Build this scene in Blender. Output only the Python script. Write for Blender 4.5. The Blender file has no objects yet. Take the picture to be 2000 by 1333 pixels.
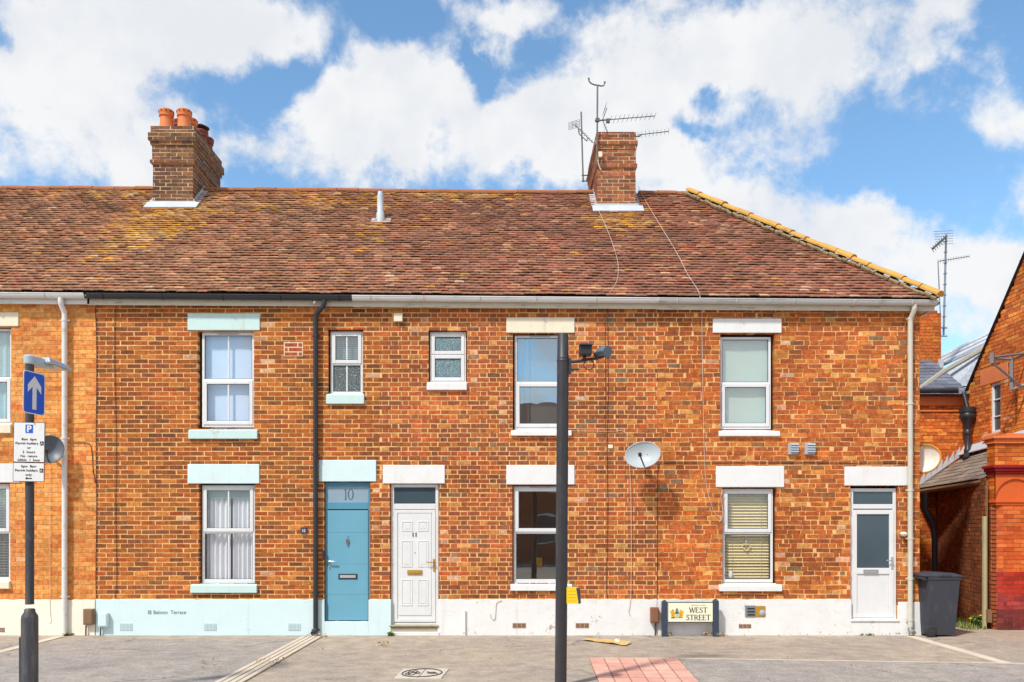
import bpy, math, random
from mathutils import Vector, noise as mnoise
R = math.radians
S = bpy.context.scene
rnd = random.Random(7)

# ------------------------------------------------------------------ camera, sky, sun
F, DIST, CX, CY, CH = 1652.0, 14.0, 990.0, 1034.5, 1.75     # focal length (photo px), metres to the facade, vanishing point, eye height
cam_d = bpy.data.cameras.new("camera"); cam = bpy.data.objects.new("camera", cam_d)
S.collection.objects.link(cam); S.camera = cam
cam.location = (0, -DIST, CH); cam.rotation_euler = (R(90), 0, 0)
cam_d.sensor_width = 36; cam_d.lens = 36 * F / 2000
cam_d.shift_x = (1000 - CX) / 2000; cam_d.shift_y = (CY - 666.5) / 2000
cam_d.clip_end = 2000
S.view_settings.view_transform = 'Standard'; S.view_settings.look = 'None'
S.view_settings.exposure = 0.16; S.view_settings.gamma = 1

SUN_EL, SUN_AZ = 51, 40          # azimuth: degrees to the left of straight behind the camera
sun_d = bpy.data.lights.new("sun", 'SUN'); sun_d.energy = 3.7; sun_d.angle = R(4); sun_d.color = (1, .95, .87)
sun = bpy.data.objects.new("sun", sun_d); S.collection.objects.link(sun)
sv = Vector((-math.sin(R(SUN_AZ)) * math.cos(R(SUN_EL)), -math.cos(R(SUN_AZ)) * math.cos(R(SUN_EL)), math.sin(R(SUN_EL))))
sun.rotation_euler = sv.to_track_quat('Z', 'Y').to_euler(); sun.location = sv * 60

class NT:
    """small helper to wire nodes"""
    def __init__(s, tree): s.t = tree; s.L = tree.links
    def n(s, ty, **kw):
        o = s.t.nodes.new(ty)
        for k, v in kw.items(): setattr(o, k, v)
        return o
    def put(s, inp, v):
        if hasattr(v, 'is_output'): s.L.new(v, inp)
        else: inp.default_value = v
    def m(s, op, a, b=None, c=None, clamp=False):
        o = s.n('ShaderNodeMath', operation=op, use_clamp=clamp)
        for i, v in enumerate((a, b, c)):
            if v is not None: s.put(o.inputs[i], v)
        return o.outputs[0]
    def v(s, op, a, b=None, out=0):
        o = s.n('ShaderNodeVectorMath', operation=op)
        s.put(o.inputs[0], a)
        if b is not None: s.put(o.inputs[1], b)
        return o.outputs[out]
    def mix(s, f, a, b, mode='MIX'):
        o = s.n('ShaderNodeMix', data_type='RGBA', blend_type=mode)
        s.put(o.inputs[0], f); s.put(o.inputs[6], a); s.put(o.inputs[7], b)
        return o.outputs[2]
    def rng(s, v, a, b, c=0, d=1, smooth=False):
        o = s.n('ShaderNodeMapRange', interpolation_type='SMOOTHSTEP' if smooth else 'LINEAR')
        for i, q in enumerate((v, a, b, c, d)): s.put(o.inputs[i], q)
        return o.outputs[0]
    def noise(s, vec, scale, detail=4, rough=.5, out=0, dist=0):
        o = s.n('ShaderNodeTexNoise')
        s.put(o.inputs['Vector'], vec); o.inputs['Scale'].default_value = scale
        o.inputs['Detail'].default_value = detail; o.inputs['Roughness'].default_value = rough
        o.inputs['Distortion'].default_value = dist
        return o.outputs[out]

W = bpy.data.worlds.new("World"); S.world = W; W.use_nodes = True
W.node_tree.nodes.clear(); k = NT(W.node_tree)
sky = k.n('ShaderNodeTexSky', sky_type='NISHITA', sun_disc=False, sun_elevation=R(SUN_EL), sun_rotation=R(180 + SUN_AZ))
sky.altitude = 0; sky.air_density = 1.0; sky.dust_density = .3; sky.ozone_density = 3.0
dirv = k.n('ShaderNodeTexCoord').outputs['Generated']
sep = k.n('ShaderNodeSeparateXYZ'); k.L.new(dirv, sep.inputs[0])
yy = k.m('MAXIMUM', sep.outputs[1], .05)
uu = k.m('DIVIDE', sep.outputs[0], yy); vv = k.m('DIVIDE', sep.outputs[2], yy)
cmb = k.n('ShaderNodeCombineXYZ'); k.L.new(uu, cmb.inputs[0]); k.L.new(vv, cmb.inputs[1])
warp = k.v('SCALE', k.v('SUBTRACT', k.noise(dirv, 5, 7, .6, out=1), (.5, .5, .5))); warp.node.inputs['Scale'].default_value = .24
uv = k.v('ADD', cmb.outputs[0], warp)
# cloud banks and gaps, by direction: x, y (px of the photo's sky), radii, weight
BANKS = [(120, 40, 420, 120, 1.1), (480, 30, 200, 90, .9), (130, 230, 330, 180, 1.2), (330, 330, 170, 90, .6), (20, 72, 50, 46, -1.3), (400, 165, 90, 60, -.75),
         (720, 190, 175, 130, 1.25), (850, 190, 90, 80, .5), (640, 290, 190, 120, .9), (930, 310, 230, 90, 1.0), (480, 320, 70, 50, .3),
         (1010, 60, 120, 45, .8), (900, 25, 60, 40, .4), (960, 110, 30, 22, .7), (1130, 260, 200, 120, 1.2), (1250, 130, 180, 160, 1.1), (1480, 80, 240, 130, 1.0),
         (1330, 330, 230, 110, 1.2), (1600, 160, 120, 100, .5), (1450, 165, 60, 26, -.8), (1375, 222, 50, 28, -.9), (1560, 480, 250, 100, 1.0), (1500, 400, 110, 60, .4),
         (1860, 90, 110, 70, .9), (1800, 150, 60, 50, .6), (1970, 225, 80, 60, .6), (2000, 400, 75, 60, .8), (1930, 600, 240, 140, 1.1), (1700, 500, 160, 90, .7), 
         (1740, 330, 160, 90, -.5), (960, 130, 40, 70, -.4), (780, 40, 130, 60, -.7), (1090, 120, 70, 60, -.5), (1150, 20, 60, 60, -.4), (1680, 300, 150, 130, -.5), (520, 210, 70, 80, -.7), (600, 110, 80, 70, -.75), (450, 280, 50, 50, -.5), (945, 170, 50, 90, -.8), (1030, 215, 50, 30, -.4)]
tot = -0.42
for (bx, by, rx, ry, w) in BANKS:
    a = k.v('SUBTRACT', uv, ((bx - CX) / F, (CY - by) / F, 0)); b = k.v('DIVIDE', a, (rx / F, ry / F, 1))
    ln = k.v('LENGTH', b, out=1)
    g = k.rng(ln, 1.45, .0, 0, w * (.95 if w > 0 else .75), True)
    tot = k.m('ADD', g, tot)
tot = k.m('ADD', k.m('MINIMUM', k.m('MAXIMUM', tot, -.8), .75), k.rng(sep.outputs[1], 0, -.3, 0, .72))
fb = k.noise(dirv, 9, 10, .62, dist=.25)
fb2 = k.noise(dirv, 34, 6, .6)
den = k.m('ADD', tot, k.m('ADD', k.m('MULTIPLY', k.m('SUBTRACT', fb, .5), 3.0), k.m('MULTIPLY', k.m('SUBTRACT', fb2, .5), 1.05)))
cl = k.rng(den, -.40, .50, 0, 1, True)
shade = k.m('ADD', k.noise(k.v('ADD', dirv, (3, 1, .04)), 8, 7, .55), k.m('MULTIPLY', k.m('SUBTRACT', fb2, .5), .25))
ccol = k.mix(k.rng(shade, .36, .62, 0, 1, True), (4.95, 5.08, 5.3, 1), (5.65, 5.65, 5.68, 1))
skyc = k.mix(1.0, sky.outputs[0], (1.12, 1.32, 1.30, 1), 'MULTIPLY')
bg = k.n('ShaderNodeBackground'); k.put(bg.inputs[0], k.mix(k.m('MULTIPLY', cl, .97), skyc, ccol)); bg.inputs[1].default_value = .15
k.L.new(bg.outputs[0], k.n('ShaderNodeOutputWorld').inputs[0])

# ------------------------------------------------------------------ units: photo measurements to metres
def sc(Y): return F / (DIST + Y)
def X(px, Y=0): return (px - CX) / sc(Y)
def Z(py, Y=0): return CH + (CY - py) / sc(Y)
def G(px, py):
    zc = F * CH / (py - CY); return ((px - CX) * zc / F, zc - DIST)
def hit(px, py, p, n):
    """where the line of sight meets a real plane (point p, normal n)"""
    d = Vector(((px - CX) / F, 1, (CY - py) / F)); o = Vector((0, -DIST, CH)); n = Vector(n)
    return o + d * ((Vector(p) - o).dot(n) / d.dot(n))
def lin(c): return tuple((v / 255 / 12.92 if v / 255 <= .04045 else ((v / 255 + .055) / 1.055) ** 2.4) for v in c)
def rgb(r, g, b): return lin((r, g, b))

# ------------------------------------------------------------------ mesh builder
class MB:
    def __init__(s): s.v = []; s.f = []; s.mi = []; s.c = []
    def poly(s, pts, mi=0, col=(1, 1, 1)):
        b = len(s.v); s.v += [tuple(p) for p in pts]; s.f.append(tuple(range(b, b + len(pts)))); s.mi.append(mi); s.c.append(col)
    def box(s, x0, x1, y0, y1, z0, z1, mi=0, col=(1, 1, 1)):
        s.hexa([(x0, y0, z0), (x1, y0, z0), (x1, y1, z0), (x0, y1, z0), (x0, y0, z1), (x1, y0, z1), (x1, y1, z1), (x0, y1, z1)], mi, col)
    def hexa(s, p, mi=0, col=(1, 1, 1)):
        b = len(s.v); s.v += [tuple(q) for q in p]
        for q in ((0, 1, 5, 4), (1, 2, 6, 5), (2, 3, 7, 6), (3, 0, 4, 7), (4, 5, 6, 7), (3, 2, 1, 0)):
            s.f.append(tuple(b + i for i in q)); s.mi.append(mi); s.c.append(col)
    def prism(s, pts, d, mi=0, col=(1, 1, 1)):
        """polygon pushed along the vector d"""
        d = Vector(d); n = len(pts); b = len(s.v); s.v += [tuple(p) for p in pts] + [tuple(Vector(p) + d) for p in pts]
        fs = [tuple(range(b, b + n)), tuple(range(b + 2 * n - 1, b + n - 1, -1))] + [(b + i, b + n + i, b + n + (i + 1) % n, b + (i + 1) % n) for i in range(n)]
        for f in fs: s.f.append(f); s.mi.append(mi); s.c.append(col)
    def tube(s, pts, r, n=10, mi=0, col=(1, 1, 1), cap=True, smooth=True):
        pts = [Vector(p) for p in pts]; m = len(pts); rs = r if isinstance(r, (list, tuple)) else [r] * m
        b = len(s.v); up = None
        for i, p in enumerate(pts):
            t = ((pts[min(i + 1, m - 1)] - pts[max(i - 1, 0)])).normalized()
            if up is None: up = Vector((0, 0, 1)) if abs(t.z) < .9 else Vector((0, 1, 0))
            a = t.cross(up).normalized(); c = a.cross(t).normalized(); up = c
            for j in range(n):
                q = 2 * math.pi * j / n; s.v.append(tuple(p + (a * math.cos(q) + c * math.sin(q)) * rs[i]))
        for i in range(m - 1):
            for j in range(n):
                s.f.append((b + i * n + j, b + i * n + (j + 1) % n, b + (i + 1) * n + (j + 1) % n, b + (i + 1) * n + j)); s.mi.append(mi); s.c.append(col)
        if cap:
            s.f.append(tuple(range(b, b + n))); s.f.append(tuple(range(b + m * n - 1, b + (m - 1) * n - 1, -1))); s.mi += [mi, mi]; s.c += [col, col]
    def lathe(s, cx, cy, prof, n=20, mi=0, col=(1, 1, 1), cap=True):
        b = len(s.v); m = len(prof)
        for (r, z) in prof:
            for j in range(n):
                q = 2 * math.pi * j / n; s.v.append((cx + r * math.cos(q), cy + r * math.sin(q), z))
        for i in range(m - 1):
            for j in range(n):
                s.f.append((b + i * n + j, b + i * n + (j + 1) % n, b + (i + 1) * n + (j + 1) % n, b + (i + 1) * n + j)); s.mi.append(mi); s.c.append(col)
        if cap:
            s.f.append(tuple(range(b + n - 1, b - 1, -1))); s.f.append(tuple(range(b + (m - 1) * n, b + m * n))); s.mi += [mi, mi]; s.c += [col, col]
    def build(s, name, mats, parent=None, bevel=0, smooth=False, at=None):
        me = bpy.data.meshes.new(name); me.from_pydata(s.v, [], s.f)
        for m in (mats if isinstance(mats, (list, tuple)) else [mats]): me.materials.append(m)
        me.polygons.foreach_set('material_index', s.mi)
        ca = me.color_attributes.new('Col', 'FLOAT_COLOR', 'CORNER')
        buf = []
        for f, c in zip(s.f, s.c): buf += [c[0], c[1], c[2], 1.0] * len(f)
        ca.data.foreach_set('color', buf)
        o = bpy.data.objects.new(name, me); S.collection.objects.link(o)
        if parent is not None: o.parent = parent
        if smooth:
            me.polygons.foreach_set('use_smooth', [True] * len(s.f))
            me.set_sharp_from_angle(angle=R(40))
        if bevel:
            b = o.modifiers.new('bevel', 'BEVEL'); b.width = bevel; b.segments = 2; b.limit_method = 'ANGLE'; b.angle_limit = R(50)
        me.update()
        return o
def thing(name, label, cat, group=None):
    o = bpy.data.objects.new(name, None); S.collection.objects.link(o); o.empty_display_size = .1
    return tag(o, label, cat, group)
def tag(o, label, cat, group=None):
    o['label'] = label; o['category'] = cat
    if group: o['group'] = group
    return o
def structure(o): o['kind'] = 'structure'; return o
def stuff(o, label=None, cat=None):
    o['kind'] = 'stuff'
    if label: o['label'] = label; o['category'] = cat
    return o
def text(name, s, size, loc, mat, parent, rot=(R(90), 0, 0), align='CENTER', bold=0.0, ext=.0012, sx=1.0):
    cu = bpy.data.curves.new(name, 'FONT'); cu.body = s; cu.size = size; cu.align_x = align; cu.align_y = 'BOTTOM_BASELINE'; cu.extrude = ext; cu.offset = bold
    t = bpy.data.objects.new('tmp', cu); S.collection.objects.link(t)
    dg = bpy.context.evaluated_depsgraph_get(); me = bpy.data.meshes.new_from_object(t.evaluated_get(dg)); me.name = name
    bpy.data.objects.remove(t); bpy.data.curves.remove(cu)
    me.materials.clear(); me.materials.append(mat)
    o = bpy.data.objects.new(name, me); S.collection.objects.link(o); o.location = loc; o.rotation_euler = rot; o.scale = (sx, 1, 1)
    if parent is not None: o.parent = parent
    return o

# ------------------------------------------------------------------ materials
def mat(name): 
    m = bpy.data.materials.new(name); m.use_nodes = True; m.node_tree.nodes.clear(); return m, NT(m.node_tree)
def finish(k, col, rough, bump=None, bstr=.3, metal=0.0, spec=.5, bdist=.01):
    p = k.n('ShaderNodeBsdfPrincipled'); k.put(p.inputs['Base Color'], col); k.put(p.inputs['Roughness'], rough)
    k.put(p.inputs['Metallic'], metal); p.inputs['Specular IOR Level'].default_value = spec
    if bump is not None:
        b = k.n('ShaderNodeBump'); b.inputs['Strength'].default_value = bstr; b.inputs['Distance'].default_value = bdist
        k.L.new(bump, b.inputs['Height']); k.L.new(b.outputs[0], p.inputs['Normal'])
    k.L.new(p.outputs[0], k.n('ShaderNodeOutputMaterial').inputs[0])
def c4(c): return (c[0], c[1], c[2], 1)
def m_vcol(name, var=.45, scale=28, rough=.88, bstr=.5, fleck=None, spec=.3):
    """colour of each brick or tile, mottled within it"""
    m, k = mat(name); pos = k.n('ShaderNodeNewGeometry').outputs['Position']
    a = k.n('ShaderNodeAttribute', attribute_name='Col').outputs['Color']
    n1 = k.noise(pos, scale, 5, .65); n2 = k.noise(pos, scale * 5, 3, .6); n3 = k.noise(pos, 1.1, 4, .6)
    f = k.m('MULTIPLY', k.rng(n1, .25, .75, 1 - var, 1 + var), k.rng(n2, .25, .75, .82, 1.18))
    f = k.m('MULTIPLY', f, k.rng(n3, .3, .7, .86, 1.12))
    sc_ = k.v('SCALE', a); k.L.new(f, sc_.node.inputs['Scale'])
    col = sc_
    if fleck: col = k.mix(k.rng(k.noise(pos, 60, 2, .5), .66, .74, 0, fleck[1]), col, c4(fleck[0]))
    finish(k, col, rough, k.m('ADD', n1, k.m('MULTIPLY', n2, .5)), bstr, spec=spec, bdist=.006)
    return m
def m_paint(name, c, var=.06, rough=.5, dirt=None, scale=3, bstr=.15, bscale=60, metal=0.0, spec=.5, chips=None):
    """dirt = (colour, amount, noise scale, vertical stretch)"""
    m, k = mat(name); pos = k.n('ShaderNodeNewGeometry').outputs['Position']
    n1 = k.noise(pos, scale, 5, .6); n2 = k.noise(pos, bscale, 3, .6)
    s_ = k.v('SCALE', c4(c)[:3]); k.L.new(k.rng(n1, .25, .75, 1 - var, 1 + var), s_.node.inputs['Scale']); col = s_
    if dirt:
        dc, amt, ds, st = dirt
        q = k.v('MULTIPLY', pos, (1, 1, st)); d1 = k.noise(q, ds, 7, .7)
        col = k.mix(k.rng(d1, .52, .74, 0, amt, True), col, c4(dc))
    if chips:                                     # small flakes and scuffs gathered in patches
        cc, thr = chips
        ch = k.m('ADD', k.noise(pos, 26, 6, .75), k.m('MULTIPLY', k.m('SUBTRACT', k.noise(pos, 2.2, 3, .6), .5), .9))
        col = k.mix(k.rng(ch, thr, thr + .04, 0, .85), col, c4(cc))
        stn = k.noise(k.v('MULTIPLY', pos, (9, 9, .7)), 1.0, 5, .65)
        col = k.mix(k.rng(stn, .55, .8, 0, .35, True), col, c4(rgb(176, 164, 146)))
    finish(k, col, k.rng(n1, .2, .8, rough * .85, min(1, rough * 1.15)), n2, bstr, metal, spec, .004)
    return m
def m_glass(name, base=.10, tint=(.93, .97, .97), wob=.02):
    m, k = mat(name); pos = k.n('ShaderNodeNewGeometry').outputs['Position']
    b = k.n('ShaderNodeBump'); b.inputs['Strength'].default_value = wob; b.inputs['Distance'].default_value = .05; k.L.new(k.noise(pos, 1.6, 2, .5), b.inputs['Height'])
    g = k.n('ShaderNodeBsdfGlossy'); g.inputs['Roughness'].default_value = .01; g.inputs['Color'].default_value = (.92, .96, 1, 1); k.L.new(b.outputs[0], g.inputs['Normal'])
    t = k.n('ShaderNodeBsdfTransparent'); t.inputs['Color'].default_value = c4(tint)
    gm = k.n('ShaderNodeNewGeometry'); cs = k.m('ABSOLUTE', k.v('DOT_PRODUCT', gm.outputs['Normal'], gm.outputs['Incoming'], out=1)); fr = k.m('MULTIPLY_ADD', k.m('POWER', k.m('SUBTRACT', 1.0, cs, clamp=True), 5.0), .9, .035)
    x = k.n('ShaderNodeMixShader'); k.L.new(k.m('ADD', fr, base, clamp=True), x.inputs[0]); k.L.new(t.outputs[0], x.inputs[1]); k.L.new(g.outputs[0], x.inputs[2])
    k.L.new(x.outputs[0], k.n('ShaderNodeOutputMaterial').inputs[0])
    return m
def m_frosted(name, c, c2, scale=60):
    m, k = mat(name); pos = k.n('ShaderNodeNewGeometry').outputs['Position']
    n = k.noise(pos, scale, 3, .6, dist=1.5); v = k.rng(n, .35, .62, 0, 1, True)
    finish(k, k.mix(v, c4(c), c4(c2)), .12, n, .9, spec=.6, bdist=.02)
    return m

M = {}
M['brick'] = m_vcol('weathered brick', .52, 15, .9, .6)
M['brick_smooth'] = m_vcol('glazed brick', .22, 14, .32, .25, spec=.5)
M['tile'] = m_vcol('clay tile', .34, 18, .85, .6)
M['slate'] = m_vcol('slate', .3, 20, .6, .5)
def m_mortar(name, c):
    m, k = mat(name); pos = k.n('ShaderNodeNewGeometry').outputs['Position']
    n = k.noise(pos, 8, 6, .65); n2 = k.noise(pos, 120, 2, .5)
    s_ = k.v('SCALE', c4(c)[:3]); k.L.new(k.m('MULTIPLY', k.rng(n, .3, .7, .78, 1.15), k.rng(n2, .3, .7, .85, 1.12)), s_.node.inputs['Scale'])
    finish(k, s_, .95, n2, .6, spec=.2, bdist=.005); return m
M['mortar'] = m_mortar('pale peach mortar', rgb(234, 186, 126))
M['mortar_yellow'] = m_mortar('ochre mortar', rgb(218, 164, 108))
M['mortar_dark'] = m_mortar('grey brown mortar', rgb(206, 176, 136))
M['mortar_red'] = m_mortar('red brown mortar', rgb(160, 90, 55))
GRIME = rgb(120, 105, 85)
M['upvc'] = m_paint('white plastic frame', (.72, .73, .74), .03, .28, (rgb(190, 185, 172), .25, 6, .5), bstr=.03)
M['white'] = m_paint('white masonry paint', (.76, .765, .77), .04, .7, (rgb(205, 198, 185), .35, 5, .6), bstr=.35, bscale=90, chips=(rgb(176, 160, 140), .76))
M['plinth_white'] = m_paint('worn white masonry paint', (.77, .77, .765), .05, .75, (rgb(204, 196, 180), .5, 4, 1.6), bstr=.8, bscale=30, chips=(rgb(150, 132, 112), .71))
M['plinth_blue'] = m_paint('pale blue masonry paint', rgb(208, 229, 233), .03, .7, (rgb(205, 218, 216), .35, 3, .8), bstr=.45, bscale=40, chips=(rgb(160, 168, 166), .77))
M['pale_blue'] = m_paint('pale blue lintel paint', rgb(196, 222, 220), .03, .65, (rgb(190, 208, 200), .3, 5, .7), bstr=.3, bscale=70, chips=(rgb(150, 150, 140), .76))
M['cream'] = m_paint('cream masonry paint', rgb(240, 233, 216), .05, .75, (rgb(205, 180, 140), .4, 4, 1.2), bstr=.6, bscale=35, chips=(rgb(170, 140, 104), .76))
M['stone'] = m_paint('cream stone', rgb(232, 222, 198), .06, .8, (rgb(190, 172, 138), .4, 6, .8), bstr=.5, bscale=50, chips=(rgb(170, 146, 112), .78))
M['fascia'] = m_paint('grimy fascia board', rgb(205, 198, 180), .08, .6, (rgb(95, 85, 62), .75, 3.5, 6), scale=5)
M['gutter_white'] = m_paint('white plastic gutter', (.72, .72, .71), .05, .35, (rgb(140, 135, 115), .5, 3, 3))
M['gutter_grey'] = m_paint('grey white gutter', rgb(198, 200, 200), .05, .4, (rgb(120, 115, 95), .6, 3, 3))
M['pipe_beige'] = m_paint('beige grey downpipe', rgb(198, 195, 182), .05, .45, (rgb(130, 122, 98), .4, 5, .4))
M['black'] = m_paint('black plastic', rgb(46, 48, 54), .1, .38, spec=.5)
M['post_black'] = m_paint('black painted steel', rgb(50, 48, 52), .1, .45, (rgb(88, 84, 84), .4, 9, .6), bstr=.1, chips=(rgb(120, 112, 108), .84))
M['post_grey'] = m_paint('charcoal painted steel', rgb(62, 62, 68), .1, .5, (rgb(112, 112, 116), .35, 14, .7), bstr=.15, chips=(rgb(160, 160, 162), .80))
M['sign_navy'] = m_paint('navy painted post', rgb(54, 64, 82), .08, .5)
M['door_blue'] = m_paint('blue painted door', rgb(104, 163, 187), .03, .42, bstr=.05)
M['door_blue_deep'] = m_paint('blue painted frame', rgb(84, 144, 170), .03, .42, bstr=.05)
M['transom_grey'] = m_paint('etched grey glass', rgb(142, 165, 182), .05, .25)
M['steel'] = m_paint('polished steel', (.62, .62, .62), .05, .22, metal=1.0)
M['brass'] = m_paint('brass', rgb(190, 148, 50), .1, .3, metal=1.0)
M['brass_matt'] = m_paint('yellowed brass plate', rgb(176, 134, 46), .12, .45)
M['lead'] = m_paint('lead flashing', rgb(190, 196, 204), .1, .5, (rgb(228, 228, 224), .5, 9, .7))
M['galv'] = m_paint('galvanised steel', rgb(150, 155, 160), .12, .4, (rgb(110, 105, 98), .4, 12, 1), metal=.6)
M['aerial'] = m_paint('tarnished aerial metal', rgb(105, 103, 100), .15, .45, metal=.5)
M['terracotta'] = m_paint('terracotta', rgb(220, 126, 72), .1, .75, (rgb(176, 92, 56), .5, 9, .7), bstr=.4)
M['terracotta_old'] = m_paint('weathered dark terracotta', rgb(140, 72, 56), .15, .8, (rgb(85, 55, 48), .5, 9, .7))
M['cowl'] = m_paint('rusty cowl', rgb(84, 60, 54), .2, .7)
M['ridge'] = m_paint('ridge tile', rgb(158, 100, 70), .2, .85, (rgb(190, 140, 50), .6, 5, 1), bstr=.5)
M['hip'] = m_paint('ochre hip tile', rgb(204, 154, 74), .2, .85, (rgb(104, 74, 42), .85, 4, 1), scale=2.4, bstr=.7, bscale=30)
M['bedding'] = m_paint('crumbling mortar bedding', rgb(140, 122, 92), .25, .95, (rgb(60, 52, 40), .8, 30, 1), bstr=.9)
M['dish_pale'] = m_paint('pale grey dish', rgb(174, 182, 187), .05, .5, (rgb(170, 150, 125), .3, 9, .6))
M['dish_dark'] = m_paint('slate grey dish', rgb(92, 98, 108), .05, .45)
M['dish_cream'] = m_paint('cream dish', rgb(236, 230, 218), .05, .5, (rgb(180, 130, 70), .4, 8, .6))
M['rust'] = m_paint('rusty rim', rgb(186, 130, 40), .3, .8)
M['wire_black'] = m_paint('black cable', rgb(48, 40, 40), .1, .6)
M['wire_brown'] = m_paint('brown cable', rgb(86, 54, 42), .1, .6)
M['wire_white'] = m_paint('white cable', rgb(206, 190, 176), .05, .6)
M['box_brown'] = m_paint('brown service box', rgb(138, 92, 68), .08, .55)
M['box_taupe'] = m_paint('taupe service box', rgb(128, 98, 72), .08, .55)
M['vent_grey'] = m_paint('grey vent', rgb(165, 172, 180), .05, .5)
M['airbrick'] = m_paint('terracotta air brick', rgb(176, 146, 128), .1, .8)
M['hole'] = m_paint('dark hole', (.02, .02, .022), .1, .9)
M['hole_blue'] = m_paint('blue grey vent holes', rgb(128, 150, 156), .1, .9)
M['yellow'] = m_paint('yellow push button box', rgb(246, 200, 40), .04, .4)
M['bin'] = m_paint('charcoal bin plastic', rgb(56, 60, 70), .06, .5, (rgb(100, 104, 110), .3, 8, .4), bstr=.2)
M['rubber'] = m_paint('rubber tyre', rgb(44, 46, 50), .1, .8)
M['white_flat'] = m_paint('reflective white', (.74, .74, .76), .03, .45)
M['sign_white'] = m_paint('dirty white sign face', (.76, .77, .77), .03, .4, (rgb(170, 168, 160), .35, 12, 1))
M['sign_blue'] = m_paint('blue sign face', rgb(20, 92, 200), .04, .35)
M['ink'] = m_paint('black lettering', (.022, .022, .025), .05, .5)
M['ink_grey'] = m_paint('grey lettering', rgb(84, 96, 104), .05, .5)
M['ink_pale'] = m_paint('faded lettering', rgb(150, 155, 140), .05, .5)
M['sign_cream'] = m_paint('cream sign face', rgb(238, 236, 208), .03, .4)
M['gold'] = m_paint('crest gold', rgb(222, 170, 40), .15, .5)
M['teal'] = m_paint('crest teal', rgb(70, 130, 132), .15, .5)
M['green'] = m_paint('crest green', rgb(60, 98, 66), .15, .5)
M['red'] = m_paint('crest red', rgb(178, 70, 50), .15, .5)
M['lamp'] = m_paint('pale grey lamp casing', rgb(176, 190, 198), .06, .4)
M['lens'] = m_paint('lamp lens', rgb(206, 188, 170), .08, .2)
M['glass'] = m_glass('window glass', .12, wob=.03)
M['glass_sky'] = m_glass('reflective window glass', .22, wob=.03)
M['glass_clear'] = m_glass('clear window glass', .035, (.97, .985, .985))
M['frost_dark'] = m_frosted('dark obscured glass', rgb(58, 66, 72), rgb(128, 138, 140))
M['frost_teal'] = m_frosted('teal obscured glass', rgb(70, 100, 112), rgb(150, 178, 184))
M['glass_dark'] = m_paint('dark tinted glazing', rgb(66, 82, 92), .12, .08, scale=2, bstr=.02)
M['room'] = m_paint('room wall', rgb(206, 168, 140), .1, .9)
M['net'] = m_paint('pale blue white blind', rgb(206, 222, 246), .03, .85)
M['blind_green'] = m_paint('pale sage blind', rgb(214, 218, 204), .04, .85)
M['curtain_grey'] = m_paint('silver grey curtain', rgb(232, 230, 236), .06, .9)
M['curtain_dark'] = m_paint('grey brown curtain', rgb(138, 136, 130), .06, .9)
M['curtain_teal'] = m_paint('pale teal curtain', rgb(190, 214, 214), .05, .9)
M['slat'] = m_paint('pale wooden slat', rgb(236, 212, 158), .06, .5)
M['roller_teal'] = m_paint('grey teal roller blind', rgb(138, 160, 168), .04, .8)
M['soffit'] = m_paint('soffit board', rgb(196, 190, 178), .06, .6)
M['step'] = m_paint('worn stone step', rgb(172, 162, 138), .1, .85, (rgb(110, 96, 74), .6, 7, 2))
M['card'] = m_paint('cardboard', rgb(206, 168, 104), .08, .85)
M['leaf_green'] = m_paint('weed leaf', rgb(96, 116, 52), .25, .7)
M['leaf_dry'] = m_vcol('dry leaf', .2, 40, .8, .1)
M['weatherboard'] = m_paint('weathered timber post', rgb(176, 168, 130), .12, .8)

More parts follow.
